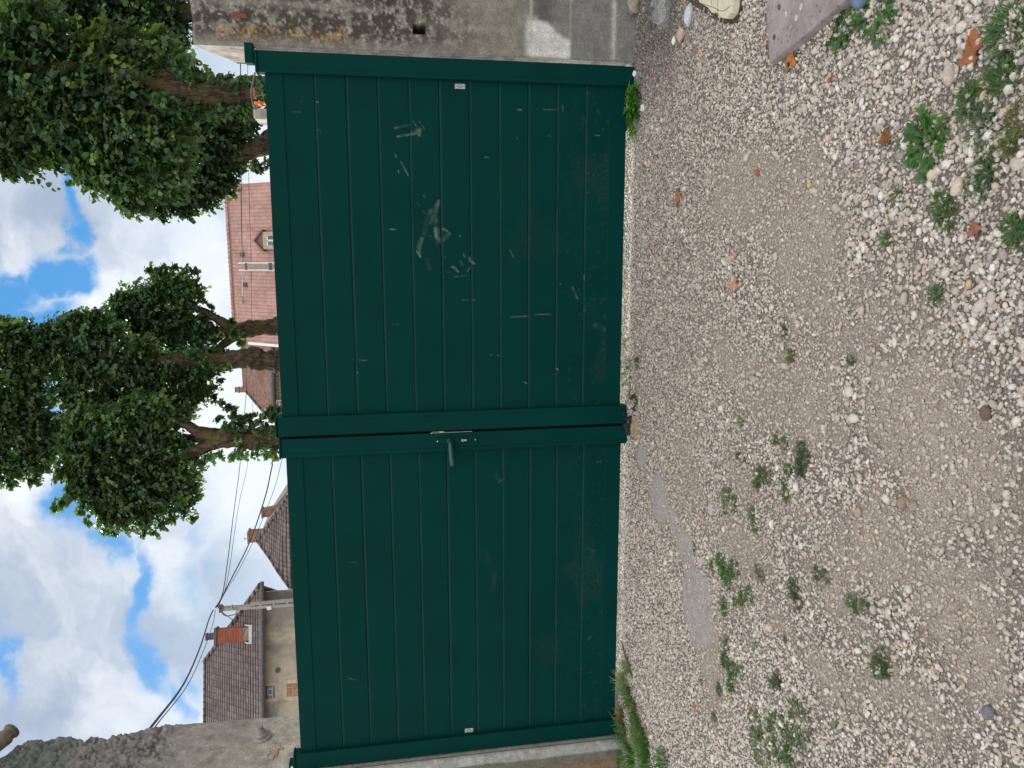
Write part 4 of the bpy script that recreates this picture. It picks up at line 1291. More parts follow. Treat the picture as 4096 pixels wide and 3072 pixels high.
tree('leafy lime tree with a twin-forked trunk rising behind the middle of the gate', 7.8,
     [(625, 944, .22), (603, 944, .20), (570, 945, .19), (530, 948, .18), (490, 946, .16), (462, 945, .155)],
     [[(468, 940, .12), (430, 932, .10), (405, 918, .085), (381, 904, .07), (340, 895, .05), (280, 890, .04)], [(465, 955, .12), (430, 972, .10), (405, 978, .09), (366, 990, .06), (300, 1000, .04)], [(462, 950, .10), (400, 945, .06, .3), (300, 940, .04, .3)]],
     [(150, 960, 40), (175, 1000, 50), (135, 1020, 28), (160, 1055, 38), (130, 1090, 17), (112, 1100, 8), (220, 960, 55), (215, 1030, 60), (205, 1080, 45), (235, 1110, 38), (250, 1150, 12), (280, 1000, 65), (285, 1070, 62), (275, 1120, 34), (305, 1150, 14), (330, 1050, 58), (320, 1110, 36), (350, 1135, 14), (330, 990, 55), (370, 1040, 48), (380, 1080, 38), (400, 1100, 22), (412, 1122, 9),
      (345, 930, 50), (385, 1010, 38), (405, 1050, 24), (420, 1075, 8), (300, 930, 50), (395, 960, 26, .1), (260, 910, 50), (200, 910, 45), (170, 930, 40), (420, 985, 16), (430, 1000, 9), (385, 885, 22), (400, 895, 12), (410, 880, 10), (300, 880, 40), (345, 880, 30), (170, 1110, 10), (190, 1130, 9), (225, 1150, 8), (330, 1155, 7), (370, 1120, 12),
      (545, 925, 15, -.25), (515, 975, 13, -.2), (560, 965, 11, -.3), (590, 935, 12, -.35), (485, 925, 12, -.2), (478, 872, 9, -.1), (490, 885, 12, -.1), (505, 895, 15, -.1), (520, 915, 17, -.2), (500, 918, 14, -.2), (535, 905, 12, -.2), (565, 900, 12, -.25), (580, 890, 14, -.25), (595, 885, 15, -.25), (590, 905, 15, -.25), (600, 920, 8, -.3), (570, 925, 10, -.3), (475, 985, 10), (500, 985, 12), (520, 988, 10), (545, 980, 12), (575, 978, 15, -.1), (590, 972, 12, -.1), (590, 990, 9), (510, 950, 8, -.3), (450, 985, 12), (470, 905, 7)],
     16, lightp=.22)
# little far trees seen under the leaning trunk
fb = dY(560, 358, 17)
root = empty('garden_bush', (fb[0], 17, GZ), 'distant green bush seen under the leaning tree above the gate', 'bush')
V, F, C = crown([(545, 352, 13), (560, 360, 14), (575, 352, 14), (600, 355, 20), (545, 366, 9), (640, 360, 30)], 17, leaf=.10, cover=5, seed=20, lightp=.2)
link_mesh('foliage', V, F, M['leaf'], root, colr=C)
tbm = MB(); tbm.tube([(fb[0], 17, GZ), (fb[0], 17, 2.0)], [.12, .06], 8); tbm.build('stem', M['bark'], root)


# ------------------------------------------------------------ houses
def zray(x, y, z):
    return atZ(x, y, z)


def roof_face(b, pts, udir, thick=0.12):
    """closed slab with brick-like uv in metres"""
    P = [np.asarray(p, float) for p in pts]
    n = np.cross(P[1] - P[0], P[2] - P[0]); n /= np.linalg.norm(n)
    if n[2] < 0: n = -n
    u = np.asarray(udir, float); u = u - n * (u @ n); u /= np.linalg.norm(u); v = np.cross(n, u)
    m = len(P)
    V = P + [p - n * thick for p in P]
    uv = [(p @ u, p @ v) for p in P] * 2
    F = [list(range(m)), [m + i for i in range(m)][::-1]] + [[i, i + m, (i + 1) % m + m, (i + 1) % m] for i in range(m)]
    b.add(V, F, uv)


def wall_uv(b, p0, p1, z0, z1, thick=0.3):
    """upright wall from p0 to p1 (xy) with uv in metres, thickness away from the camera"""
    p0 = np.asarray(p0, float)[:2]; p1 = np.asarray(p1, float)[:2]
    d = p1 - p0; L = np.linalg.norm(d); d /= L
    nrm = np.array([-d[1], d[0]]);
    if nrm[1] < 0: nrm = -nrm
    q0, q1_ = p0 + nrm * thick, p1 + nrm * thick
    V = [(*p0, z0), (*p1, z0), (*p1, z1), (*p0, z1), (*q0, z0), (*q1_, z0), (*q1_, z1), (*q0, z1)]
    uv = [(0, z0), (L, z0), (L, z1), (0, z1)] * 2
    F = [(0, 1, 2, 3), (5, 4, 7, 6), (1, 5, 6, 2), (4, 0, 3, 7), (3, 2, 6, 7), (4, 5, 1, 0)]
    b.add(V, F, uv)


# --- old farmhouse with the hipped dark roof (left)
E1 = atY(1046, 2861, 26.0); ez = E1[2]
E2 = zray(1043, 2338, ez)
ed = (E2 - E1); ed[2] = 0; ed /= np.linalg.norm(ed); en = np.array([-ed[1], ed[0], 0.0])
if en[1] < 0: en = -en
es = E2 - CAM; es[2] = 0; es /= np.linalg.norm(es); es = es - ed * .06      # the end wall runs straight away from the gate
Lft = E1 - ed * 6.0
dep = 4.2
Rr = atY(820.6, 2645, (E1[1] + E2[1]) / 2 + dep)
rz = Rr[2]
house = empty('old_farmhouse', (float(E1[0]), float(E1[1] + 4), GZ), 'beige rendered farmhouse with a hipped dark tile roof and tall red brick chimney', 'house')
b = MB()
ctr = (Lft + E2) / 2 + en * dep
front_poly = [Lft, E2, Rr, Rr - ed * (np.dot(Rr - Lft, ed) + 0.0)]
roof_face(b, front_poly, ed)
BkR = E2 + es * dep * 2; BkL = Lft + es * dep * 2
roof_face(b, [E2, BkR, Rr], en)
RL = front_poly[3]
roof_face(b, [BkR, BkL, RL, Rr], ed)
rf = b.build('roof', M['tiles_grey'], house, uv=True)
rb = MB()
rb.tube(catmull([E2 + np.array([0, 0, .03]), lerp(E2, Rr, .5) + np.array([0, -.02, .03]), Rr + np.array([0, 0, .05])], 6), .09, 8)
nb_t = 26
for i in range(nb_t):
    p = RL + (Rr - RL) * i / nb_t; q = RL + (Rr - RL) * (i + .93) / nb_t
    rb.tube([p, q], [.085, .10], 8)
rb.build('ridge_tiles', M['tiles_grey'], house, uv=True)
inset = 0.45
w0 = Lft + en * inset; w1 = E2 + en * inset - ed * 0.35
b = MB()
wall_uv(b, w0, w1, GZ, ez - .02, .4)
b.prism([np.array([w1[0], w1[1], GZ]), np.array([w1[0], w1[1], ez]), w1 + es * (dep * 2 - .9) * [1, 1, 0] + np.array([0, 0, ez - w1[2]]), w1 + es * (dep * 2 - .9) + np.array([0, 0, GZ - w1[2]])], -ed * 0.4)
b.build('wall', M['plaster'], house)
gb = MB()
gb.tube([Lft - en * .09 + np.array([0, 0, -.06]), E2 - en * .09 + ed * .12 + np.array([0, 0, -.06])], .085, 10)
gb.build('gutter', M['darkmetal'], house)


def on_wall(x, y, off=0.0):
    """point where the picture ray meets the front wall plane"""
    v = ray(x, y); n = en
    t = ((w0 - CAM) @ n - off) / (v @ n)
    return CAM + v * t


def wall_rect(b, x0, y0, x1, y1, off, th):
    """axis: along ed and z; rectangle from picture corners"""
    p = on_wall(x0, y0, off); q = on_wall(x1, y1, off)
    a0, a1 = sorted((p @ ed, q @ ed)); z0, z1 = sorted((p[2], q[2]))
    n_ = p @ en
    def pt(a, n, z): return ed * a + en * n + np.array([0, 0, z])
    V = [pt(a, n, z) for a in (a0, a1) for n in (n_, n_ + th) for z in (z0, z1)]
    b.add(V, [(0, 1, 3, 2), (4, 6, 7, 5), (0, 4, 5, 1), (2, 3, 7, 6), (0, 2, 6, 4), (1, 5, 7, 3)], [(v @ ed, v[2]) for v in V])


def window(x0, y0, x1, y1, sur, glass, name='window'):
    b = MB()
    s_ = sur
    wall_rect(b, x0 - s_, y0 - s_ * 1.1, x0, y1 + s_, .03, .06)
    wall_rect(b, x1, y0 - s_ * 1.1, x1 + s_, y1 + s_, .03, .06)
    wall_rect(b, x0, y0 - s_ * 1.1, x1, y0, .03, .06)
    wall_rect(b, x0, y1, x1, y1 + s_, .03, .06)
    w = b.build(name, M['cream'], house)
    b = MB(); wall_rect(b, x0, y0, x1, y1, .008, .03)
    return w, b.build('pane' if glass is M['glassdark'] else 'brick_fill', glass, w, uv=True)


w, pn = window(1061, 2741, 1101, 2796, 9, M['glassdark'])
b = MB()
wall_rect(b, 1088, 2742, 1090.5, 2795, .02, .02)
wall_rect(b, 1070, 2755, 1072.5, 2781, .02, .02); wall_rect(b, 1072.5, 2755, 1088, 2757.5, .02, .02); wall_rect(b, 1072.5, 2779, 1088, 2781, .02, .02)
b.build('glazing_bar', M['lightmetal'], w)
w, pn = window(1147, 2729, 1215, 2788, 9, M['brickblock'])
# round vent
b = MB(); c = on_wall(1111, 2680, .0); rv = 0.105
b.tube([c - en * .05, c + en * .02], rv, 20)
b.build('round_vent', M['darkmetal'], house)
# chimney on the front slope
def on_roof(x, y):
    n = np.cross(E2 - Lft, Rr - E2); v = ray(x, y)
    return CAM + v * (((E2 - CAM) @ n) / (v @ n))
cb = on_roof(1000, 2536)
cw = 0.0
pl = on_roof(985, 2568); pr = on_roof(985, 2510)
wd = abs((pl - pr) @ ed) * .97
cd = ed; cn = en
def cpt(a, n, z): return cb * [1, 1, 0] + cd * a + cn * n + np.array([0, 0, z])
def cbox(b, a0, a1, n0, n1, z0, z1):
    V = [cpt(a, n, z) for a in (a0, a1) for n in (n0, n1) for z in (z0, z1)]
    uv = [(a + n, z) for a in (a0, a1) for n in (n0, n1) for z in (z0, z1)]
    b.add(V, [(0, 1, 3, 2), (4, 6, 7, 5), (0, 4, 5, 1), (2, 3, 7, 6), (0, 2, 6, 4), (1, 5, 7, 3)], uv)
def zat(x):
    v = ray(x, 2540); n = en; t = ((cb - CAM) @ n) / (v @ n); return (CAM + v * t)[2]
h = wd / 2
b = MB(); cbox(b, -h, h, 0, .55, zat(970), zat(866)); ch = b.build('chimney', M['brick'], rf, uv=True)
# (chimney > its trims stay within the three levels: they are pieces of the chimney mesh family under the roof)
b = MB(); cbox(b, -h + .02, h - .02, .02, .53, zat(1004) - .5, zat(970)); b.build('chimney_base', M['render_old'], rf)
b = MB(); cbox(b, -h - .06, h + .06, -.06, .61, zat(866), zat(856)); b.build('chimney_cap', M['darkmetal'], rf)
b = MB()
cbox(b, -h * .42, h * .42, .12, .42, zat(856), zat(846)); cbox(b, -h * .36, h * .36, .14, .40, zat(846), zat(824))
cbox(b, -h * .48, h * .48, .09, .45, zat(824), zat(819))
for k in range(3):
    zc_ = zat(843 - k * 6.5); cbox(b, -h * .44, h * .44, .11, .43, zc_ - .025, zc_ + .01)
b.build('chimney_pot', M['darkmetal'], rf)
b = MB(); cbox(b, -h - .10, h + .10, -.16, -.10, zat(1008) - .02, zat(1001)); cbox(b, -h - .06, h + .06, -.08, -.02, zat(1001), zat(996))
b.prism([cpt(h + .04, -.12, zat(1003)), cpt(h + .09, -.12, zat(1003)), cpt(h + .09, .3, zat(985)), cpt(h + .04, .3, zat(985))], (0, 0, .12))
b.prism([cpt(-h - .04, -.12, zat(1003)), cpt(-h - .09, -.12, zat(1003)), cpt(-h - .09, .3, zat(985)), cpt(-h - .04, .3, zat(985))], (0, 0, .12))
b.build('lead_flashing', M['lightmetal'], rf)

# --- small house with two chimneys
YA = 50.0
A = atY(1030, 2165, YA)
Rg = zray(1160, 1985, atY(1160, 1985, YA - 3)[2]); Rg = atY(1158, 1986, YA - 3.5)
Lm0 = atY(1082, 2236, YA - 1.8); Lm = atY(1110, 2282, YA - 3.0); Lb = atY(1146, 2362, YA - 3.8)
Lb[2] = Rg[2] = (Lb[2] + Rg[2]) / 2 - .1
cot = empty('cottage', (float(A[0]), YA, GZ), 'small cottage with a steep flared tile roof and two stubby chimneys', 'house')
b = MB()
roof_face(b, [A, Rg, (Rg + Lb) / 2 + np.array([0, -.05, 0]), Lb, Lm, Lm0], (1, 0, 0), .15)
back = np.array([0, 7.0, 0])
roof_face(b, [A, A + back, Rg + back, Rg], (0, 1, 0), .15)
roof_face(b, [A, Lm0, Lm0 + back, A + back], (0, 1, 0), .15)
roof_face(b, [Lm0, Lm, Lm + back, Lm0 + back], (0, 1, 0), .15)
roof_face(b, [Lm, Lb, Lb + back, Lm + back], (0, 1, 0), .15)
rfc = b.build('roof', M['tiles_small'], cot, uv=True)
rb = MB(); rb.tube([A, lerp(A, Rg, .5) + np.array([0, 0, .02]), Rg], .14, 8); rb.tube([A, Lm0, Lm, Lb], .12, 8); rb.build('hip_tiles', M['tiles_small'], cot, uv=True)
b = MB().box((Lb[0] + .5, YA - 3.2, GZ), (Rg[0] - .4, YA + 6, Rg[2] - .1)); b.build('wall', M['plaster'], cot)
def stack(x0, x1, y0, y1, Y, d, mat, parent, name='chimney', batter=0.0, corb=True):
    """x0..x1 picture rows top..bottom, y0..y1 sides"""
    t0 = atY(x0, (y0 + y1) / 2, Y); b0 = atY(x1, (y0 + y1) / 2, Y)
    w_ = abs(atY(x0, y0, Y)[0] - atY(x0, y1, Y)[0]) / 2
    b = MB(); cx = t0[0]
    b.prism([(cx - w_, Y, b0[2] - .6), (cx + w_ + batter, Y, b0[2] - .6), (cx + w_, Y, t0[2] - .12), (cx - w_, Y, t0[2] - .12)], (0, d, 0))
    if corb: b.box((cx - w_ - .06, Y - .06, t0[2] - .12), (cx + w_ + .06, Y + d + .06, t0[2]))
    return b.build(name, mat, parent)
stack(989, 1034, 2134, 2172, YA + .2, .9, M['chimney_brown'], rfc)
b = MB(); t = atY(982, 2155, YA + .5)
b.tube([t + np.array([0, 0, -.3]), t + np.array([0, 0, .1])], .02, 5); b.tube([t + np.array([-.15, 0, .05]), t + np.array([.15, 0, .05])], .015, 5); b.build('aerial', M['darkmetal'], rfc)
stack(1045, 1092, 2042, 2070, YA + 2.2, .7, M['chimney_brown'], rfc, batter=.25)

# --- long house with the pink-red roof
TRz = atY(905, 740, 42.0)
TL = zray(943, 1362, TRz[2])
rd = TL - TRz; rd[2] = 0; rd /= np.linalg.norm(rd); rn = np.array([-rd[1], rd[0], 0]);
if rn[1] > 0: rn = -rn          # towards us
drop = np.array([0, 0, -5.2])
hr = empty('red_roof_house', (float((TRz[0] + TL[0]) / 2), 42, GZ), 'long house showing a wide pink red tiled roof with a small dormer', 'house')
TRx = TRz.copy()
PR = TRx + rn * 4.6 + drop; PL_ = TL + rn * 4.6 + drop
b = MB(); roof_face(b, [PR, PL_, TL, TRx], rd, .15)
roof_face(b, [TRx, TL, TL - rn * 4.6 + drop, TRx - rn * 4.6 + drop], rd, .15)
rfr = b.build('roof', M['tiles_red'], hr, uv=True)
n_r = np.cross(PL_ - PR, TL - PL_)
def on_red(x, y):
    v = ray(x, y); return CAM + v * (((PR - CAM) @ n_r) / (v @ n_r))
b = MB()
for i in range(34):
    p = TRx + (TL - TRx) * i / 34; q = TRx + (TL - TRx) * (i + .95) / 34
    b.tube([p + np.array([0, 0, .03]), q + np.array([0, 0, .03])], [.10, .13], 7)
b.build('ridge_tiles', M['tiles_red'], hr, uv=True)
up_n = n_r / np.linalg.norm(n_r) * (1 if n_r[2] > 0 else -1)
for a_, c_ in ((TRx, PR), (TL, PL_)):
    b = MB(); b.prism([a_ + up_n * .02, c_ + up_n * .02, c_ + up_n * .02 + rd * (.14 if a_ is TL else -.14), a_ + up_n * .02 + rd * (.14 if a_ is TL else -.14)], up_n * .10); b.build('white_verge', M['whitepaint'], hr)
b = MB()
q0, q1__ = PR - rn * .5, PL_ - rn * .5
wall_uv(b, q0, q1__, GZ, PR[2], .4)
for a_, s_ in ((TRx, 1), (TL, -1)):
    b.prism([a_ + np.array([0, 0, -.2]), a_ + rn * 4.3 + drop, a_ + rn * 4.3 + np.array([0, 0, GZ - a_[2]]), a_ - rn * 4.3 + np.array([0, 0, GZ - a_[2]]), a_ - rn * 4.3 + drop], rd * .3 * s_)
b.build('wall', M['stonewall'], hr, uv=True)
# dormer
dfoot = on_red(1110, 962)
def dn_pt(x, y, off=0.0):
    v = ray(x, y); t = ((dfoot - CAM) @ rn + off) / (v @ rn); return CAM + v * t
b = MB()
c_ = dn_pt(1070, 962); z0, z1 = dn_pt(1125, 962)[2], dn_pt(1052, 962)[2]
hw = abs((dn_pt(1070, 928) - dn_pt(1070, 998)) @ rd) / 2
def dbox(b, a0, a1, n0, n1, z0, z1):
    base = c_ * [1, 1, 0]
    V = [base + rd * a - rn * n + np.array([0, 0, z]) for a in (a0, a1) for n in (n0, n1) for z in (z0, z1)]
    b.add(V, [(0, 1, 3, 2), (4, 6, 7, 5), (0, 4, 5, 1), (2, 3, 7, 6), (0, 2, 6, 4), (1, 5, 7, 3)])
dbox(b, -hw, hw, 0.06, 3.2, z0 - .5, z1 + .05)
pk = dn_pt(1022, 957)
b.prism([c_ * [1, 1, 0] + rd * -hw + np.array([0, 0, z1]), c_ * [1, 1, 0] + rd * hw + np.array([0, 0, z1]), c_ * [1, 1, 0] + np.array([0, 0, pk[2]])], -rn * 3.0)
dm = b.build('dormer', M['tiles_red'], hr)
b = MB()
for s_ in (-1, 1):
    e_ = c_ * [1, 1, 0] + rd * s_ * (hw + .12) + np.array([0, 0, z1 - .05]); k_ = c_ * [1, 1, 0] + np.array([0, 0, pk[2] + .04])
    b.prism([e_ + rn * .1, k_ + rn * .1, k_ + rn * .1 + np.array([0, 0, .1]), e_ + rn * .1 + np.array([0, 0, .1])], -rn * 3.2)
b.build('dormer_roof', M['dormer'], dm)
b = MB()
dbox(b, -hw, -hw + .22, -.02, .08, z0, z1); dbox(b, hw - .22, hw, -.02, .08, z0, z1); dbox(b, -hw + .22, hw - .22, -.02, .08, z1 - .2, z1)
b.build('frame', M['cream'], dm)
b = MB(); dbox(b, -hw + .22, hw - .22, .0, .03, z0, z1 - .2); b.build('pane', M['glassdark'], dm)
b = MB(); dbox(b, -.05, .05, -.03, .02, z0, z1 - .2); dbox(b, -hw + .22, hw - .22, -.03, .015, z1 - .26, z1 - .2); b.build('mullion', M['whitepaint'], dm)
# two little vents on the roof
for (x, y) in ((972, 1019), (984, 1139)):
    p = on_red(x, y); b = MB(); b.box((p[0] - .12, p[1] - .15, p[2] - .05), (p[0] + .12, p[1] + .1, p[2] + .14)); b.build('roof_vent', M['darkmetal'], rfr)

# --- brown roof house
YB = 50.0
r1 = atY(955, 1290, YB); r2 = zray(971, 1549, r1[2])
br_d = r2 - r1; br_d[2] = 0; br_d /= np.linalg.norm(br_d)
eL = atY(1090, 1690, YB - 3.5); ez2 = eL[2]
eR = zray(1080, 1290, ez2)
hb_ = empty('brown_roof_house', (float(r2[0]), YB, GZ), 'stone house under a brown hipped roof, half hidden by the mossy trunks', 'house')
b = MB()
roof_face(b, [eR, eL, r2, r1], br_d, .15)
bk_ = np.array([0, 7.5, 0])
roof_face(b, [eL, eL + bk_, r2], (0, 1, 0), .15)
roof_face(b, [eL + bk_, eR + bk_, r1, r2], br_d, .15)
rfb = b.build('roof', M['tiles_brown'], hb_, uv=True)
b = MB(); b.tube([eL, r2], .10, 8); b.build('hip_tiles', M['tiles_small'], hb_, uv=True)
b = MB(); b.tube([eR + np.array([0, -.12, -.1]), eL + np.array([0, -.12, -.1])], .13, 8); b.build('gutter', M['darkmetal'], hb_)
b = MB(); wall_uv(b, eR + np.array([0, .5, 0]), eL + np.array([.45, .5, 0]), GZ, ez2 - .12, 6.5); b.build('wall', M['stonewall'], hb_, uv=True)
stack(942, 990, 1363, 1375, YB + .5, .8, M['brick'], rfb, corb=False)
t_ = atY(984, 1559, YB - .3); b = MB()
t0 = atY(941, 1559, YB - .3)
b.tube([t_ + np.array([0, 0, -.4]), lerp(t_, t0, .6), lerp(t_, t0, .62), t0 + np.array([0, 0, -.1]), t0], [.20, .19, .25, .17, .21], 12); b.build('chimney_pot', M['chimney_brown'], rfb)
# trellis on its wall
wy = (eL[1] + .5)
b = MB()
tp = atY(1106, 1603, wy - .35); tq = atY(1150, 1668, wy - .35)
x0_, x1_ = sorted((tp[0], tq[0])); z0_, z1_ = sorted((tp[2], tq[2]))
for k in range(6): b.box((lerp(x0_, x1_, k / 5) - .03, wy - .36, z0_), (lerp(x0_, x1_, k / 5) + .03, wy - .32, z1_))
for k in range(5): b.box((x0_, wy - .39, lerp(z0_, z1_, k / 4) - .03), (x1_, wy - .36, lerp(z0_, z1_, k / 4) + .03))
wn = MB().box((x0_, wy - .3, z0_), (x1_, wy - .2, z1_)).build('window', M['glassdark'], hb_)
b.build('lattice', M['cream'], wn)


# ------------------------------------------------------------ poles and cables
def pole_at(xt, yt, xb_, yb_, Y):
    t = atY(xt, yt, Y); b_ = atY(xb_, yb_, Y)
    return t, b_


YP = 22.0
pt_, pb_ = pole_at(858, 2437, 1172, 2412, YP)
cx = (pt_[0] + pb_[0]) / 2
pole = empty('utility_pole', (cx, YP, GZ), 'grey concrete utility pole in front of the farmhouse, carrying all the cables', 'utility pole')
b = MB()
n_ = 14; zt = pt_[2] - .25; r_t = .10; r_b = .17
b.prism([(cx - .17, YP, GZ), (cx - .02, YP, GZ), (cx - .01, YP, zt), (cx - .10, YP, zt)], (0, .22, 0))
b.prism([(cx + .10, YP, GZ), (cx + .17, YP, GZ), (cx + .05, YP, zt - .9), (cx + .02, YP, zt - .9)], (0, .22, 0))
for k in range(13):
    z = 0.5 + k * .45
    if z < zt - 1.0: b.box((cx - .03, YP + .01, z), (cx + .12 - .07 * z / zt, YP + .21, z + .07))
b.build('shaft', M['concrete'], pole)
b = MB()
b.tube(catmull([(cx - .08, YP - .05, zt - .5), (cx - .22, YP - .06, zt - .4), (cx - .24, YP - .06, zt - .1), (cx - .10, YP - .05, zt + .02)], 5), .018, 6)
b.box((cx - .12, YP - .06, zt), (cx + .02, YP + .24, zt + .10)); b.box((cx + .02, YP - .02, zt - .02), (cx + .16, YP, zt + .14), 0); b.build('cable_bracket', M['darkmetal'], pole)
b = MB(); b.tube([(cx + .06, YP - .08, zt - .20), (cx + .10, YP - .09, zt - .33), (cx - .02, YP - .08, zt - .36)], [.05, .07, .03], 8); b.build('insulator', M['concrete'], pole)
b = MB(); zz = atY(1080, 2420, YP)[2]; b.box((cx - .16, YP - .06, zz - .05), (cx - .04, YP - .004, zz + .10), .01); b.build('junction_box', M['whitepaint'], pole)
PT = np.array([cx, YP - .05, zt + .02])


def cable(pts, r, label, group=None):
    b = MB(); b.tube(pts, r, 6)
    o = b.build('overhead_cable', M['wire'], loc=pts[len(pts) // 2], smooth=True)
    return tag(o, label, 'cable', group)


def cpath(samples):
    return catmull([atY(x, y, Y) for x, y, Y in samples], 8)


cable(cpath([(853, 2440, YP), (835, 2480, 20), (800, 2590, 17), (735, 2735, 13), (613, 2897, 9), (480, 3060, 7)]), .022, 'thick twisted cable rising from the pole to the upper left over the ruined wall')
cable(cpath([(862, 2440, YP), (850, 2500, 20.5), (815, 2600, 17), (750, 2740, 13.4), (628, 2897, 9.6), (500, 3060, 7.2)]), .010, 'thin wire running beside the thick cable towards the ruined wall')
cable(cpath([(862, 2430, YP), (885, 2390, YP + 1), (903, 2300, YP + 6), (935, 2050, YP + 15), (960, 1858, YP + 20), (975, 1680, YP + 24), (985, 1550, YP + 26), (975, 1300, YP + 22), (968, 1000, 36), (964, 700, 33), (962, 200, 30)]), .020, 'upper thick cable running right from the pole past the tree trunks')
cable(cpath([(868, 2428, YP), (890, 2385, YP + 1), (915, 2290, YP + 6), (955, 2020, YP + 15), (990, 1858, YP + 20), (1008, 1680, YP + 22), (1015, 1560, YP + 24)]), .012, 'upper thin wire following the top cable right from the pole')
cable(cpath([(865, 2430, YP), (893, 2378, YP), (933, 2300, YP), (1000, 2165, YP), (1060, 1990, YP), (1085, 1880, YP), (1110, 1760, YP), (1140, 1600, YP)]), .020, 'lower thick cable sloping down right from the pole in front of the chimneys')
cable(cpath([(872, 2428, YP), (900, 2370, YP + .5), (950, 2290, YP + .5), (1020, 2150, YP + .5), (1095, 1960, YP + .5), (1125, 1850, YP + .5), (1160, 1700, YP + .5)]), .009, 'lower thin wire sloping down right under the other cables')
cable(cpath([(880, 2442, YP), (930, 2480, YP + 2), (948, 2462 + 35, YP + 4)]), .014, 'short service wire dropping from the pole to the farmhouse roof')
cable(cpath([(990, 180, 30), (995, 700, 32), (1003, 1000, 34), (1008, 1300, 36)]), .010, 'thin wire crossing in front of the pink roof')

YH = 33.0
t = atY(954, 1066, YH); bt = atY(1120, 1066, YH)
hp_ = empty('twin_post_pylon', (t[0], YH, GZ), 'pale twin post mast with grey cross pieces in front of the pink roof', 'mast')
hw_ = abs(atY(1000, 1052, YH)[0] - atY(1000, 1080, YH)[0]) / 2
b = MB()
for s_ in (-1, 1):
    b = MB(); b.tube([(t[0] + s_ * hw_, YH, GZ), (t[0] + s_ * hw_, YH, t[2])], .035, 8); b.build('post', M['whitepaint'], hp_)
za, zb_ = atY(978, 1066, YH)[2], atY(1095, 1066, YH)[2]
MB().box((t[0] - hw_ * .45, YH - .05, zb_ - 3), (t[0] + hw_ * .45, YH + .05, za)).build('centre_panel', M['concrete'], hp_)
for zq in (atY(984, 1066, YH)[2], atY(1078, 1066, YH)[2], atY(1085, 1066, YH)[2]): MB().box((t[0] - hw_, YH - .06, zq - .05), (t[0] + hw_, YH - .03, zq + .03)).build('cross_bar', M['darkmetal'], hp_)

# stone pier with broken terracotta and a branch behind the right end of the gate
YQ = 1.6
pa = atY(1012, 470, YQ)
c0, c1 = atY(1012, 432, YQ), atY(1012, 462, YQ)
pb1 = MB().box((c1[0] - .02, YQ, GZ), (c0[0], YQ + .25, c0[2]), .01)
tag(pb1.build('stone_pier', M['concrete'], loc=(float(c0[0]), YQ, GZ)), 'short pale stone pier just behind the green gate under the big lime', 'pier')
tb_ = MB()
for (x0, y0, x1, y1) in ((1018, 407, 1058, 411), (1016, 352, 1020, 388)):
    p, q = atY(x0, y0, YQ - .2), atY(x1, y1, YQ - .2)
    lo, hi = np.minimum(p, q), np.maximum(p, q)
    tb_.box((lo[0], YQ - .2, lo[2]), (hi[0] + .004, YQ - .12, hi[2] + .004), .002)
tag(tb_.build('terracotta_edging', M['terracotta'], loc=tuple(atY(1040, 400, YQ - .2))), 'thin orange terracotta edging visible over the gate by the big trunk', 'edging')
sh = MB()
for k in range(7):
    p = atY(1020 + 5 * k + rng.uniform(-3, 3), 420 + rng.uniform(-6, 8), YQ - .2 - .02 * (k % 2))
    s_ = rng.uniform(.012, .024)
    sh.add(IV * np.array([s_ * .8, s_, s_ * .9]) * (1 + rng.normal(0, .2, (12, 1))) + p, IF)
tag(sh.build('terracotta_shards', M['terracotta'], loc=tuple(atY(1040, 420, YQ - .2))), 'broken orange terracotta pieces heaped beside the short stone pier', 'shards')
bm_ = MB()
P_ = lambda x, y: atY(x, y, YQ - .3)
bm_.tube(catmull([P_(1020, 290), P_(1012, 330), P_(1005, 360), P_(1008, 395), P_(1016, 420), P_(1025, 440)], 6), .006, 6)
bm_.tube(catmull([P_(1008, 345), P_(1012, 375), P_(1015, 395)], 6), .004, 6)
bm_.tube(catmull([P_(1015, 390), P_(1040, 380), P_(1062, 378)], 6), .0035, 6)
bm_.tube(catmull([P_(1010, 335), P_(1002, 328), P_(995, 325)], 6), .003, 6)
tag(bm_.build('bare_branch', M['wood_grey'], loc=tuple(P_(1012, 380))), 'bare pale branch crossing in front of the big lime trunk above the gate', 'branch')

# ------------------------------------------------------------ small things on the ground
def gpx(x, y, z=GZ):           # source pixels
    return atZ(x, y, z)


def hz1(p):
    return float(ground_height(np.array([p[0]]), np.array([p[1]]))[0])


# clear plastic bottle lying against the wall side
e0 = gpx(2705, 60, GZ + .01)
bt_ = MB()
r_b = .066
ez_ = hz1(e0) + r_b * .86 + .010
xe = gpx(2665, 114, GZ + .05)[0]; yc = gpx(2705, 40)[1] + .01
prof = [(0, .004), (.004, .022), (.012, .034), (.026, .043), (.045, .0465), (.06, .047), (.065, .0445), (.07, .047), (.10, .047), (.105, .0445), (.11, .047), (.15, .046), (.18, .036), (.205, .018), (.215, .0135), (.24, .0135)]
prof = [(d * 1.3, r * 1.40) for d, r in prof]
pts = [(xe + d, yc + .10 * d, ez_ - .05 * d) for d, r in prof]
k0 = len(bt_.v)
bt_.tube(pts, [r for d, r in prof], 28)
for j in range(len(bt_.v)):
    v = bt_.v[j]; bt_.v[j] = (v[0], v[1] + .004 * math.sin(v[0] * 60), v[2] - .010 * max(0, math.sin((v[0] - xe) * 22)) * (1 if v[2] > ez_ else 0))
o = bt_.build('plastic_bottle', M['plastic'], loc=(xe + .1, yc, ez_ - r_b), smooth=True, fix=False)
tag(o, 'crumpled clear plastic bottle lying on the gravel by the pillar foot', 'bottle')


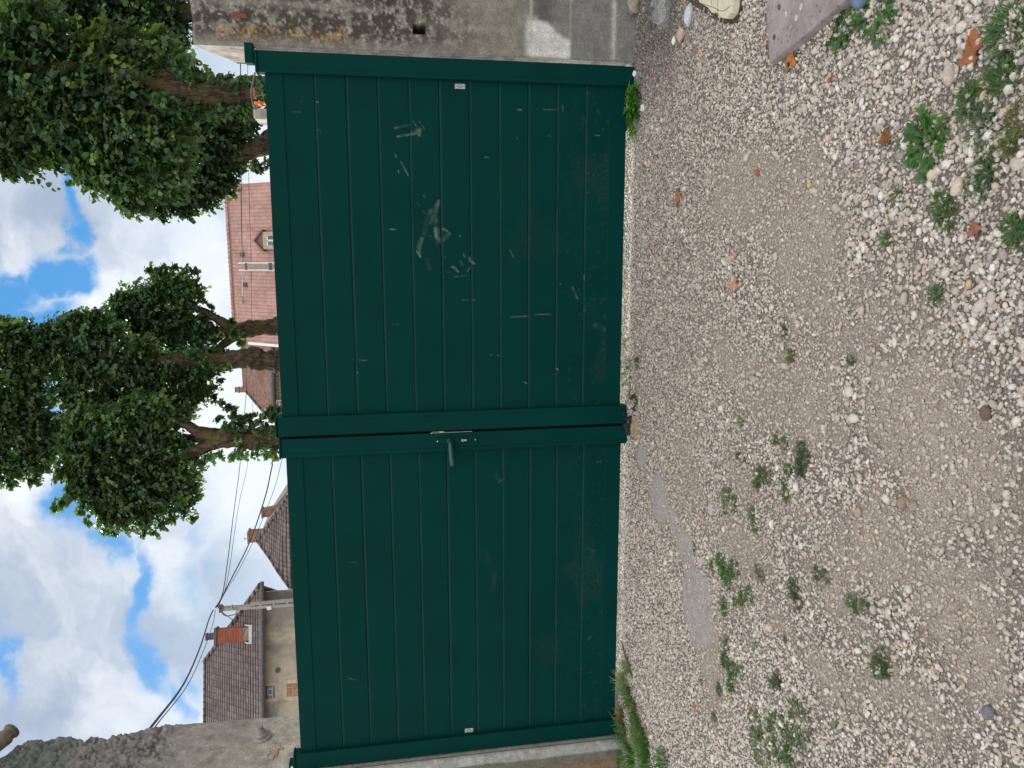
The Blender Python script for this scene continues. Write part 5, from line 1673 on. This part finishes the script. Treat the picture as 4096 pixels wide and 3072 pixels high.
def rock(name, x, y, sx, sy, sz, mat_col, label, cat, group=None, rough=.25, z=None, seed=0, pit=0.0, mat=None):
    p = gpx(x, y)
    r_ = np.random.default_rng(seed + 500)
    V = IV3.copy(); n = fbm(V[:, 0] * 2.2 + seed, V[:, 1] * 2.2 + V[:, 2] * 1.7, seed, 3)
    V = V * (1 + rough * (n - .5) * 2)[:, None]
    if pit > 0:
        q = fbm(V[:, 0] * 5 + seed, V[:, 2] * 5 + V[:, 1] * 4, seed + 3, 2); V = V * (1 - pit * (q < .40))[:, None]
    V = V * np.array([sx, sy, sz])
    th = r_.uniform(-.3, .3); c_, s_ = math.cos(th), math.sin(th)
    V = np.stack([V[:, 0] * c_ - V[:, 1] * s_, V[:, 0] * s_ + V[:, 1] * c_, V[:, 2]], -1)
    h_ = (hz1(p) if z is None else z)
    V = V + np.array([p[0], p[1], h_ + sz * .62])
    colv = np.array(mat_col) * (0.75 + .5 * fbm(V[:, 0] * 90, V[:, 1] * 90 + V[:, 2] * 70, seed, 3))[:, None]
    o = link_mesh(name, V, IF3, mat or M['stone'], loc=(p[0], p[1], h_), colr=colv, smooth=True)
    return tag(o, label, cat, group)


rock('porous_rock', 2556, 18, .055, .035, .040, (.30, .27, .21), 'pitted beige rock wedged against the foot of the lichened pillar', 'rock', seed=3, rough=.35, pit=.16)
rock('quartz_stone', 2768, 62, .045, .022, .020, (.50, .52, .54), 'pale grey angular stone between the plastic bottle and the cream offcut', 'stone', seed=4, rough=.3)
rock('tile_fragment', 2732, 140, .033, .026, .014, (.48, .36, .28), 'pinkish broken tile piece just below the plastic bottle end', 'rubble', seed=5, rough=.35)
rock('white_chip', 2704, 165, .020, .010, .010, (.75, .77, .72), 'white angular chip touching the pinkish tile piece', 'stone', seed=6, rough=.3)
rock('white_stone', 2530, 268, .016, .014, .014, (.78, .79, .80), 'bright white stone at the foot of the hinge stile', 'stone', seed=7, rough=.3)
rock('white_stone', 2545, 295, .016, .010, .012, (.74, .75, .78), 'second white stone, just left of the one at the hinge foot', 'stone', seed=8, rough=.3)
rock('white_stone', 2578, 432, .019, .018, .012, (.62, .63, .55), 'cream white stone in front of the bright leafy weed at the gate', 'stone', seed=9, rough=.3)
for (x, y, a, c_, lab, s_) in ((3798, 300, (.026, .016, .013), (.48, .40, .34), 'oval pale pebble near the orange leaf', 21), (3631, 571, (.018, .015, .012), (.66, .65, .62), 'white round pebble beside the big dandelion-like weed', 22),
                           (3612, 2010, (.020, .014, .012), (.30, .22, .15), 'brown pebble, larger of the pair in the sandy patch', 23), (3655, 2022, (.014, .012, .010), (.32, .25, .19), 'brown pebble, smaller of the pair in the sandy patch', 24),
                           (2590, 1632, (.010, .009, .008), (.42, .27, .12), 'tiny orange pebble near the round leafed weed by the gate', 25), (3392, 642, (.012, .011, .010), (.55, .54, .55), 'small whitish pebble alone on the sandy patch', 26),
                           (3275, 2190, (.014, .010, .008), (.40, .35, .28), 'flat beige pebble in the lower middle gravel', 27), (3950, 1652, (.018, .014, .012), (.16, .11, .09), 'dark brown pebble near the right bottom sand', 28),
                           (3955, 2850, (.018, .015, .012), (.17, .17, .19), 'dark grey pebble in the lower right corner gravel', 29), (3440, 2050, (.015, .011, .010), (.46, .34, .22), 'orange tinted pebble just left of the brown pair', 30),
                           (3240, 740, (.010, .007, .007), (.50, .42, .12), 'yellow pebble between the sandy patch and the gate', 31), (3035, 690, (.012, .010, .009), (.36, .12, .06), 'red brick chip lying on the gravel under the slab point', 32)):
    rock('pebble', x, y, *a, c_, lab, 'pebble', 'larger pebbles lying on the gravel', seed=s_, rough=.12)
# brick chips
for (x, y, a, lab, s_) in ((2795, 208, (.012, .008, .008), 'red brick chip below the cream offcut', 41), (2692, 260, (.008, .006, .005), 'tiny red brick chip above the hinge foot stones', 42), (2625, 300, (.010, .006, .006), 'rust red chip nearest to the white hinge foot stones', 43),
                       (3072, 183, (.014, .008, .008), 'red brick chip beside the edge of the stone slab', 44), (3314, 325, (.010, .006, .006), 'red brick chip right of the slab edge', 45), (2578, 663, (.008, .007, .006), 'dark red chip in front of the right gate leaf', 46),
                       (2615, 972, (.008, .006, .006), 'red chip in front of the right leaf, halfway along', 47), (2785, 2828, (.011, .008, .007), 'orange red chip in the lower left white gravel', 48)):
    rock('brick_chip', x, y, *a, (.42, .12, .06), lab, 'brick chip', 'scattered red brick chips', seed=s_, rough=.25)


def slab(name, pix, th, mat, label, cat, z_top, colfn=None, cell=0.006, edge_mat=None):
    """flat piece whose outline is given in picture points, lying level at z_top"""
    P = np.array([gpx(x, y, z_top) for x, y in pix])
    x0, y0 = P[:, 0].min(), P[:, 1].min(); x1, y1 = P[:, 0].max(), P[:, 1].max()
    import bmesh
    bm = bmesh.new()
    vs = [bm.verts.new((float(p[0]), float(p[1]), float(z_top))) for p in P]
    f = bm.faces.new(vs)
    if f.normal.z < 0: f.normal_flip()
    r = bmesh.ops.extrude_face_region(bm, geom=[f])
    bmesh.ops.translate(bm, verts=[v for v in r['geom'] if isinstance(v, bmesh.types.BMVert)], vec=(0, 0, -th))
    bmesh.ops.recalc_face_normals(bm, faces=bm.faces[:])
    bmesh.ops.bevel(bm, geom=[e for e in bm.edges if abs(e.verts[0].co.z - z_top) < 1e-5 and abs(e.verts[1].co.z - z_top) < 1e-5], offset=.0025, segments=2, affect='EDGES')
    me = bpy.data.meshes.new(name); 
    c = P.mean(0)
    bmesh.ops.translate(bm, verts=bm.verts[:], vec=(-float(c[0]), -float(c[1]), -(z_top - th)))
    bm.to_mesh(me); bm.free(); me.materials.append(mat)
    o = bpy.data.objects.new(name, me); col.objects.link(o); o.location = (float(c[0]), float(c[1]), z_top - th)
    return tag(o, label, cat)


def f_slab(g, o):
    co = objco(g)
    n = g.noise(co, 9, 6, 0.65); nn = g.noise(co, 90, 4, .7)
    v = g.n('ShaderNodeTexVoronoi'); g.put(v.inputs['Vector'], co); v.inputs['Scale'].default_value = 38
    pits = g.ramp(v.outputs['Distance'], .12, .22)
    c = g.mix(g.ramp(n, .3, .7), (0.25, 0.21, 0.215), (0.37, 0.32, 0.32))
    c = g.mix(g.math('MULTIPLY', g.math('SUBTRACT', 1.0, pits), .6), c, (0.12, 0.10, 0.10))
    k = g.ramp(nn, .2, .8, .85, 1.15)
    pbsdf(g, o, g.mix(1.0, c, g.comb(k, k, k), 'MULTIPLY'), .85, g.math('ADD', pits, g.math('MULTIPLY', nn, .6)), .5, .004, spec=.3)


M['slab'] = material('pinkish_slab', f_slab)
zt_ = GZ + .028
slab('stone_slab', [(3062, -160), (3066, 60), (3078, 255), (3200, 160), (3375, 12), (3470, -160)], .04, M['slab'], 'pinkish grey stone slab with a sharp corner lying on the gravel', 'slab', zt_)
for k in range(9):
    X_, Y_ = [(3110, 90), (3130, 150), (3180, 60), (3200, 110), (3100, 190), (3240, 30), (3270, 60), (3150, 30), (3220, 75)][k]
    rock('pebble', X_, Y_, .006 + .003 * (k % 3), .006, .005, [(.35, .28, .26), (.12, .09, .09), (.5, .48, .46)][k % 3], 'tiny loose pebble resting on the pinkish stone slab', 'pebble', 'tiny pebbles lying on the stone slab', z=zt_ - .001, seed=60 + k)
ow = slab('painted_offcut', [(2780, -160), (2790, -20), (2796, 10), (2830, 30), (2846, 52), (2868, 50), (2885, 72), (2905, 75), (2925, 52), (2932, 10), (2936, -160)], .028, M['creamwood'], 'cream painted piece of old wood with cracked paint, cut by the upper picture edge', 'offcut', GZ + .034)
cr = MB()
for L in ([(2800, 12), (2850, 28), (2880, 42)], [(2870, -10), (2872, 30), (2870, 48)], [(2868, 40), (2895, 44), (2925, 22)], [(2840, -20), (2848, 20)]):
    cr.tube([gpx(x, y, GZ + .0340) for x, y in L], .0010, 5)
cr.build('paint_crack', M['darkbrown'], ow)
slab('dark_rim_sheet', [(2745, -160), (2752, 8), (2800, 40), (2850, 78), (2890, 95), (2945, 92), (2965, 20), (2970, -160)], .006, M['darkbrown'], 'dark thin sheet added under the cream painted offcut for its shadow or wood side rim', 'added rim', GZ + .007)  # added dark sheet: stands in for shadow or wood sides rimming the painted offcut
slab('flat_stone', [(2528, 1668), (2536, 1664), (2546, 1690), (2549, 1720), (2546, 1752), (2538, 1758), (2524, 1745), (2520, 1710)], .02, simple('ochre_stone', (.34, .26, .17), .9, 40, .3), 'flat ochre stone under the black scrap where the leaves meet', 'flat stone', GZ + .012)
# blue object at the upper edge
bp_ = gpx(3437, -6, GZ + .02); bq_ = MB(); bq_.add(IV3 * np.array([.028, .024, .022]) + bp_, [list(f) for f in IF3])
tag(bq_.build('blue_ball', M['blue'], loc=(bp_[0], bp_[1], GZ), smooth=True), 'small blue grey ball between the slab and the weeds, cut by the upper edge', 'ball')

# black rubber gate stop / scrap
bs = MB()
def bpnt(zx, zy, z): return gpx(2350 + zx * .1808, 1550 + zy * .1808, z)
for (a_, b__, r1_, r2_) in (((760, 590), (830, 720), .014, .018), ((830, 700), (940, 680), .018, .016), ((940, 660), (960, 800), .014, .012), ((880, 780), (900, 1060), .020, .018), ((800, 780), (870, 900), .010, .014), ((790, 560), (850, 620), .008, .012)):
    p = bpnt(*a_, GZ + .02); q = bpnt(*b__, GZ + .016)
    bs.tube([p, (p + q) / 2 + np.array([0, 0, .004]), q], [r1_ * .55, r2_ * .75, r2_ * .5], 7)
for k in range(14):
    p = bpnt(rng.uniform(780, 950), rng.uniform(600, 1060), GZ + .016); s_ = rng.uniform(.006, .012)
    bs.add(IV * np.array([s_, s_ * .8, s_ * .5]) * (1 + rng.normal(0, .25, (12, 1))) + p, [list(f) for f in IF])
tag(bs.build('rubber_scrap', M['black'], loc=tuple(bpnt(880, 800, GZ))), 'crumpled black rubber scrap on the ground where the two gate leaves meet', 'scrap')

# stick by the gate, lower left
sk = MB()
sp = [gpx(x, y, GZ + .01) for x, y in ((2488, 2570), (2498, 2615), (2512, 2660), (2528, 2705))]
sk.tube(catmull(sp, 5), [.0045] * 5 + [.006] * 5 + [.0075] * 6, 8)
tag(sk.build('stick', M['wood_grey'], loc=tuple(sp[2])), 'pale dry stick lying at the gate foot near the long grass', 'stick')
slab('slate_chip', [(2835, 2010), (2850, 2035), (2846, 2055), (2834, 2048), (2828, 2030)], .006, M['sticker'], 'flat pale grey stone chip in the lower middle gravel', 'stone', GZ + .008)


# ------------------------------------------------------------ fallen leaves
def dead_leaf(x, y, lx, ly, colr, label, curl=.35, pts=5, seed=0, rot=0.0):
    p = gpx(x, y, GZ + .010); h_ = hz1(p) + .011
    r_ = np.random.default_rng(seed)
    n = 40; rings = 5
    V = []; C = []
    for k in range(rings + 1):
        t = k / rings
        for i in range(n):
            th = 2 * math.pi * i / n
            rr_ = 1 + .16 * math.cos(pts * th + seed) * t + .10 * math.cos(2 * th + seed * 2) * t + .06 * math.cos(pts * 3 * th) * t + .05 * r_.normal() * t
            xx = lx * rr_ * t * math.cos(th); yy_ = ly * rr_ * t * math.sin(th)
            zz_ = curl * (abs(xx) ** 1.4 * .9 + (yy_ * yy_) * 4) + .006 * math.sin(th * 3 + seed) * t
            c_, s_ = math.cos(rot), math.sin(rot)
            V.append((p[0] + xx * c_ - yy_ * s_, p[1] + xx * s_ + yy_ * c_, h_ + zz_))
            vein = 1.25 if (i % (n // pts)) == 0 else 1.0
            C.append(np.array(colr) * vein * r_.uniform(.75, 1.2))
    F = []
    for k in range(rings):
        for i in range(n):
            F.append([k * n + i, k * n + (i + 1) % n, (k + 1) * n + (i + 1) % n, (k + 1) * n + i])
    nv = len(V)
    V2_ = [(a, b_, c_ - .0008) for a, b_, c_ in V]
    F2_ = [[i + nv for i in f[::-1]] for f in F]
    o = link_mesh('fallen_leaf', np.array(V + V2_), F + F2_, M['stone'], loc=(p[0], p[1], h_ - .004), colr=np.array(C + C), smooth=True)
    return tag(o, label, 'fallen leaf', 'dry leaves fallen on the gravel')


dead_leaf(3882, 195, .036, .027, (.30, .115, .055), 'orange red maple leaf, brightest of the fallen leaves', seed=1, curl=.5)
dead_leaf(3542, 552, .022, .020, (.19, .09, .030), 'dark brown curled leaf between the sandy patch and the big weed', seed=2, curl=1.2)
dead_leaf(2714, 790, .040, .024, (.27, .14, .075), 'crumpled brown leaf lying in front of the right gate leaf', seed=3, curl=.9, pts=4)
dead_leaf(2935, 1142, .026, .042, (.42, .25, .17), 'large flat tan leaf in the middle of the gravel', seed=4, curl=.15, pts=6)
dead_leaf(3160, 238, .026, .020, (.44, .17, .055), 'orange brown leaf tucked under the corner of the stone slab', seed=5, curl=.6)
dead_leaf(3140, 262, .016, .013, (.22, .18, .06), 'olive dry leaf beside the corner of the stone slab', seed=6, curl=.6, pts=4)
dead_leaf(2938, 1030, .013, .010, (.45, .27, .12), 'small yellowish leaf above the large tan leaf', seed=7, curl=.3, pts=4)
dead_leaf(3890, 920, .018, .014, (.30, .13, .08), 'small rusty leaf in the pebbly right hand gravel', seed=8, curl=.6)
dead_leaf(2500, 1905, .012, .010, (.45, .22, .14), 'little pinkish leaf at the foot of the left gate leaf', seed=9, curl=.6, pts=4)
dead_leaf(2815, 2060, .018, .014, (.44, .24, .15), 'pale orange leaf pressed in the sand at lower middle', seed=10, curl=.15, pts=4)


# ------------------------------------------------------------ weeds
def blades(c, n, L, spread, w=.0035, colr=(.055, .12, .025), seed=0, lean=(0, 0), straw=0.0, curl=.6):
    r_ = np.random.default_rng(seed)
    k = 6
    V, F, C = [], [], []
    for i in range(n):
        a = r_.uniform(0, 2 * math.pi); s0 = spread * math.sqrt(r_.uniform(0, 1))
        base = np.array([c[0] + s0 * math.cos(a), c[1] + s0 * math.sin(a), 0]); base[2] = c[2] if len(c) > 2 else GZ
        a2 = a + r_.normal(0, .7)
        out = np.array([math.cos(a2), math.sin(a2), 0]) + np.array([lean[0], lean[1], 0])
        l = L * r_.uniform(.45, 1.15); ht = r_.uniform(.35, 1.0)
        side_ = np.array([-out[1], out[0], 0]); side_ /= np.linalg.norm(side_) + 1e-6
        cc_ = np.array(colr) * r_.uniform(.7, 1.35)
        if r_.uniform() < straw: cc_ = np.array([.38, .31, .19]) * r_.uniform(.7, 1.1)
        o_ = len(V)
        for j in range(k + 1):
            t = j / k
            p = base + out * l * (t * (1 - ht * .5) * .8 + curl * t * t * .3) + np.array([0, 0, l * ht * (t - curl * .55 * t * t)])
            ww = w * (1 - t) ** .6 * (.6 + .4 * math.sin(math.pi * min(t + .25, 1)))
            V.append(p - side_ * ww); V.append(p + side_ * ww + np.array([0, 0, ww * .5]))
            C.append(cc_ * (.8 + .3 * t)); C.append(cc_ * (.8 + .3 * t))
        for j in range(k): F.append([o_ + 2 * j, o_ + 2 * j + 1, o_ + 2 * j + 3, o_ + 2 * j + 2])
    return np.array(V), np.array(F), np.array(C)


def leafy(c, n, L, spread, lw=.35, colr=(.05, .14, .022), seed=0, lean=(0, 0), h=.6, lobes=3, stalk=.3):
    """rosette or sprig of lobed leaves"""
    r_ = np.random.default_rng(seed)
    V, F, C = [], [], []
    m = 9
    for i in range(n):
        a = r_.uniform(0, 2 * math.pi); s0 = spread * math.sqrt(r_.uniform(0, 1))
        base = np.array([c[0] + s0 * math.cos(a), c[1] + s0 * math.sin(a), (c[2] if len(c) > 2 else GZ)])
        a2 = a + r_.normal(0, .5)
        out = np.array([math.cos(a2), math.sin(a2), 0]) + np.array([lean[0], lean[1], 0])
        side_ = np.array([-out[1], out[0], 0]); side_ /= np.linalg.norm(side_) + 1e-6
        l = L * r_.uniform(.5, 1.15); hh = h * r_.uniform(.3, 1.2)
        cc_ = np.array(colr) * r_.uniform(.65, 1.45) * r_.uniform(.92, 1.08, 3)
        o_ = len(V); tw = r_.normal(0, .35)
        for j in range(m + 1):
            t = j / m
            lob = (.55 + .45 * math.cos(lobes * 2 * math.pi * t)) if lobes else 1
            ww = l * lw * .5 * (math.sin(math.pi * max(0, (t - stalk) / (1 - stalk))) ** .7 * lob + .05 if t > stalk else .05)
            p = base + out * l * t * .85 + np.array([0, 0, l * hh * (t - .65 * t * t)])
            V += [p - side_ * ww + np.array([0, 0, ww * (.3 + tw)]), p, p + side_ * ww + np.array([0, 0, ww * (.3 - tw)])]
            C += [cc_, cc_ * .85, cc_]
        for j in range(m):
            for q in (0, 1): F.append([o_ + 3 * j + q, o_ + 3 * j + q + 1, o_ + 3 * j + 4 + q, o_ + 3 * j + 3 + q])
    return np.array(V), np.array(F), np.array(C)


def weed(name, parts, x, y, label, cat='weed', group=None):
    p = gnd(x, y); p[2] = hz1(p) + .004
    VV, FF, CC = [], [], []; o_ = 0
    for fn, kw in parts:
        kw = dict(kw); offp = kw.pop('at', None)
        c_ = p if offp is None else (lambda q: np.array([q[0], q[1], hz1(q) + .004]))(gnd(*offp))
        V, F, C = fn(c_, **kw)
        VV.append(V); FF.append(F + o_); CC.append(C); o_ += len(V)
    o = link_mesh(name, np.concatenate(VV), np.concatenate(FF), M['leaf'], loc=p, colr=np.concatenate(CC), smooth=True)
    return tag(o, label, cat, group)


GRN = (.085, .20, .045); DRK = (.085, .180, .060); YEL = (.15, .19, .045); GREY = (.095, .155, .085)
weed('leafy_weed', [(leafy, dict(n=75, L=.095, spread=.035, lw=.5, colr=(.06, .22, .025), seed=1, lobes=2, h=1.3, at=(1378, 222))), (leafy, dict(n=60, L=.075, spread=.045, lw=.5, colr=(.08, .22, .025), seed=2, lobes=2, h=1.1, at=(1374, 262)))],
     1370, 240, 'bright green leafy weed growing against the foot of the right gate leaf')
weed('leafy_weed', [(leafy, dict(n=34, L=.085, spread=.02, lw=.45, colr=GRN, seed=3, lobes=3, h=.45)), (leafy, dict(n=16, L=.07, spread=.02, lw=.45, colr=GRN, seed=4, lobes=3, h=.45, at=(1985, 285))), (leafy, dict(n=12, L=.06, spread=.02, lw=.45, colr=GRN, seed=44, lobes=3, h=.45, at=(2005, 340)))],
     2008, 310, 'jagged green rosette weed, largest one in the right hand gravel')
weed('leafy_weed', [(leafy, dict(n=26, L=.055, spread=.03, lw=.4, colr=(.05, .14, .03), seed=5, lobes=3, h=.5, at=(1822, 55))), (leafy, dict(n=20, L=.05, spread=.025, lw=.4, colr=(.05, .13, .03), seed=6, lobes=3, h=.4, at=(1815, 80)))],
     1820, 62, 'green weed beside the long edge of the stone slab')
weed('leafy_weed', [(leafy, dict(n=46, L=.06, spread=.05, lw=.35, colr=(.07, .19, .04), seed=7, lobes=3, h=.6, at=(1890, 18))), (leafy, dict(n=26, L=.055, spread=.03, lw=.35, colr=(.07, .19, .04), seed=8, lobes=3, h=.5, at=(1905, 50)))],
     1890, 25, 'spreading green weed right of the blue ball at the upper edge')
weed('grass_tuft', [(blades, dict(n=150, L=.05, spread=.055, w=.0022, colr=(.07, .17, .045), seed=9, at=(2185, 60))), (leafy, dict(n=60, L=.03, spread=.06, lw=.35, colr=(.07, .18, .045), seed=10, at=(2190, 90), h=.6))],
     2185, 70, 'dense green tuft at the upper right corner', 'grass')
small = [(2155, 165, 22, DRK, 'dull green sprig left of the upper right tuft'), (2140, 185, 15, YEL, 'olive moss cushion beside the dull sprig, right edge'), (2098, 205, 20, DRK, 'thin dark sprig between the two pebbly leaves, right side'), (2092, 232, 18, DRK, 'low dark sprig above the big rosette weed'),
         (2125, 250, 20, GREY, 'greyish sprig near the right edge, above the orange pebble'), (2195, 300, 26, YEL, 'wide olive creeping patch at the right picture edge'), (2120, 318, 18, DRK, 'small dark patch right of the big rosette weed'), (2130, 400, 30, DRK, 'dark feathery patch in the coarse right gravel'),
         (2140, 372, 18, GREY, 'grey green sprig just above the dark feathery patch'), (2045, 440, 24, DRK, 'feathery sprig below the big rosette weed'), (2178, 170, 22, DRK, 'dark low patch under the upper right tuft'), (1935, 432, 10, YEL, 'tiny olive sprig left of the feathery one'),
         (2195, 490, 20, DRK, 'faint green patch at the right edge, upper half'), (1928, 522, 14, GRN, 'single green tuft in the sandy gravel, upper middle'), (2026, 645, 16, DRK, 'single dark tuft in the right middle gravel'), (1705, 720, 12, DRK, 'faint sprig at the sandy centre'),
         (1712, 775, 9, YEL, 'tiny yellowish sprig at the sandy centre'), (1835, 768, 12, GREY, 'tiny grey sprig right of the sandy centre'), (1602, 915, 13, GRN, 'upright little sprig left of centre'), (1695, 962, 18, DRK, 'upper arc of the ring shaped sprig'),
         (1745, 970, 20, GREY, 'right arc of the ring shaped sprig'), (1730, 1000, 20, GREY, 'lower arc of the ring shaped sprig'), (1600, 985, 8, YEL, 'minute yellow sprig above the middle cluster'), (1625, 995, 10, YEL, 'minute olive sprig above the middle cluster'),
         (1635, 1025, 22, DRK, 'broad dark sprig in the middle cluster'), (1668, 1018, 14, YEL, 'yellowish sprig in the middle cluster'), (1692, 1052, 22, GRN, 'bushy green sprig at the right of the middle cluster'), (1580, 1078, 20, GRN, 'green sprig at the left of the middle cluster'),
         (1596, 1100, 12, GRN, 'short sprig under the left one of the middle cluster'), (1635, 1130, 15, GRN, 'lone green sprig below the middle cluster'), (1510, 1190, 10, GRN, 'small leafy sprig above the smooth cement patch'), (1560, 1222, 20, GRN, 'green clump, upper end of the long weed strip'),
         (1585, 1250, 28, GRN, 'dense green clump in the long weed strip'), (1600, 1290, 22, GRN, 'green clump, lower end of the long weed strip'), (1545, 1222, 10, GRN, 'tiny sprig left of the long weed strip'), (1640, 1235, 15, GREY, 'grey sprig right of the long weed strip'),
         (1565, 1320, 18, DRK, 'dark thin sprig below the long weed strip'), (1720, 1265, 22, GREY, 'slender grey green sprig in the lower middle'), (1785, 1240, 14, GREY, 'sparse grey sprig right of the slender one'), (1848, 1300, 16, DRK, 'dark pointed sprig in the lower right sand'), (1880, 1300, 10, YEL, 'olive dot of moss beside the pointed sprig'),
         (1575, 1425, 20, GREY, 'grey green patch among the white gravel'), (1600, 1440, 20, DRK, 'dark patch joined to the grey green one'), (1560, 1500, 16, DRK, 'dark patch above the large lower left weed bed'), (1590, 1490, 16, DRK, 'twin dark patch above the large lower left weed bed'),
         (1640, 1390, 11, GRN, 'little star shaped sprig in the lower middle'), (1702, 1385, 12, DRK, 'thin dark sprig right of the star shaped one'), (1680, 1480, 20, GREY, 'greyish patch right of the lower left weed bed'), (1520, 1480, 10, GRN, 'light sprig in the white gravel near the gate'),
         (1900, 1430, 28, GREY, 'grey green half buried patch in the lower right'), (1925, 1470, 12, DRK, 'streak of dark moss below the half buried patch'), (1545, 1560, 10, YEL, 'yellow green sprig left of the large weed bed'), (1820, 1560, 8, DRK, 'lone dark dot of weed in the lower right gravel')]
for i, (x, y, r, c_, lab) in enumerate(small):
    R_ = r / 22 * .045
    n_ = int(26 + r * 3.2)
    rw_ = np.random.default_rng(900 + i)
    parts = []
    for q in range(1 + (r > 13) + 2 * (r > 19)):      # an irregular patch of unequal plants
        ox, oy = rw_.normal(0, r * .45), rw_.normal(0, r * .75)
        f_ = rw_.uniform(.35, 1.0)
        parts.append((leafy, dict(n=int(n_ * f_ * .45) + 4, L=.021 * rw_.uniform(.7, 1.3), spread=R_ * f_ * .62, lw=rw_.uniform(.25, .5), colr=tuple(np.array(c_) * rw_.uniform(.8, 1.25)), seed=100 + i * 7 + q, lobes=int(rw_.integers(2, 4)), h=rw_.uniform(.3, .9), stalk=.15, at=(x + ox, y + oy))))
        parts.append((blades, dict(n=int(n_ * f_ * .5) + 3, L=.030, spread=R_ * f_ * .7, w=.0011, colr=c_, seed=200 + i * 7 + q, straw=.12, at=(x + ox, y + oy))))
    weed('weed_sprig', parts, x, y, lab, 'weed', 'small weeds dotted through the gravel')
weed('weed_bed', [(leafy, dict(n=200, L=.036, spread=.075, lw=.32, colr=(.065, .175, .04), seed=301, h=.8, at=(1690, 1590))), (leafy, dict(n=150, L=.034, spread=.06, lw=.30, colr=DRK, seed=302, h=.8, at=(1735, 1560))), (leafy, dict(n=110, L=.034, spread=.055, lw=.30, colr=GRN, seed=303, h=.8, at=(1650, 1615))),
                  (leafy, dict(n=90, L=.036, spread=.045, lw=.30, colr=YEL, seed=304, h=.6, at=(1640, 1560))), (leafy, dict(n=80, L=.034, spread=.05, lw=.30, colr=DRK, seed=305, h=.8, at=(1720, 1625)))],
     1690, 1590, 'large dark green weed bed at the lower left, widest of the weeds')
weed('weed_tuft', [(blades, dict(n=50, L=.05, spread=.03, w=.0016, colr=YEL, seed=311, at=(1356, 740))), (blades, dict(n=60, L=.055, spread=.03, w=.0016, colr=YEL, seed=312, at=(1360, 785))), (leafy, dict(n=26, L=.05, spread=.035, lw=.4, colr=YEL, seed=313, at=(1358, 815), h=1.0)), (blades, dict(n=40, L=.05, spread=.02, w=.0016, colr=(.16, .12, .05), seed=314, at=(1362, 850)))],
     1358, 790, 'yellow green sunlit tuft under the right leaf near the gate middle', 'grass')
weed('weed_tuft', [(blades, dict(n=50, L=.035, spread=.025, w=.0014, colr=DRK, seed=315)), (leafy, dict(n=26, L=.03, spread=.025, lw=.3, colr=DRK, seed=316))], 1378, 785, 'dark wispy tuft just in front of the yellow green one', 'weed')
weed('round_leaf_weed', [(leafy, dict(n=9, L=.045, spread=.014, lw=.95, colr=(.04, .12, .04), seed=317, lobes=0, h=.5, stalk=.35))], 1374, 868, 'weed with a few round leaves near the meeting stiles', 'weed')
# long grass along the left leaf
for i, (x, y, n_, L, sp, st, c_, lab) in enumerate([(1358, 1440, 24, .08, .03, .1, GRN, 'sparse grass blades above the stick at the left leaf'), (1352, 1478, 46, .10, .04, .5, GRN, 'grass tuft with straw seed heads beside the stick end'),
                                         (1362, 1505, 60, .10, .04, .12, (.05, .12, .05), 'green grass tuft under the straw seed heads'), (1345, 1545, 60, .085, .03, .95, GRN, 'dry straw coloured tuft against the left leaf bottom'), (1375, 1535, 40, .07, .03, .05, (.06, .12, .03), 'small green tuft in front of the dry straw one'),
                                         (1350, 1585, 60, .12, .045, .15, (.05, .12, .05), 'long dark bladed tuft at the left hinge stile'), (1395, 1600, 60, .12, .05, .05, (.05, .13, .03), 'long bladed tuft furthest from the left stile'),
                                         (1365, 1635, 80, .12, .05, .05, (.045, .13, .035), 'thick grass at the foot of the concrete hinge post'), (1400, 1645, 70, .13, .06, .03, (.045, .14, .035), 'thick grass at the lower picture edge'), (1330, 1650, 70, .10, .05, .1, (.07, .14, .03), 'bushy grass in front of the hinge post, cut by the lower edge'),
                                         (1435, 1648, 60, .085, .05, .05, (.045, .13, .035), 'grass tuft furthest out on the gravel at the lower edge'), (1385, 1575, 50, .09, .045, .2, (.05, .13, .04), 'grass tuft between the feathery weeds and the gravel')]):
    weed('grass_tuft', [(blades, dict(n=int(n_ * 1.9), L=L * 1.12, spread=sp * 1.25, w=.0030, colr=tuple(np.array(c_) * np.array([2.0, 1.75, 1.5])), seed=330 + i, straw=st))], x, y, lab, 'grass', 'grass tufts along the left gate leaf')
weed('leafy_weed', [(leafy, dict(n=150, L=.045, spread=.042, lw=.45, colr=(.09, .24, .03), seed=351, h=1.3, at=(1375, 1565))), ], 1375, 1565, 'dense feathery green weed between straw tuft and gravel')
weed('leafy_weed', [(leafy, dict(n=180, L=.048, spread=.05, lw=.45, colr=(.14, .27, .03), seed=352, h=1.2, at=(1382, 1600))), (leafy, dict(n=110, L=.045, spread=.045, lw=.45, colr=(.08, .21, .04), seed=353, h=1.0, at=(1392, 1625)))], 1385, 1610, 'yellow green feathery weed near the hinge post foot')
weed('leafy_weed', [(leafy, dict(n=160, L=.045, spread=.055, lw=.4, colr=(.11, .22, .04), seed=354, h=1.2, at=(1345, 1650)))], 1345, 1650, 'fluffy weed growing up the hinge post at the lower edge')
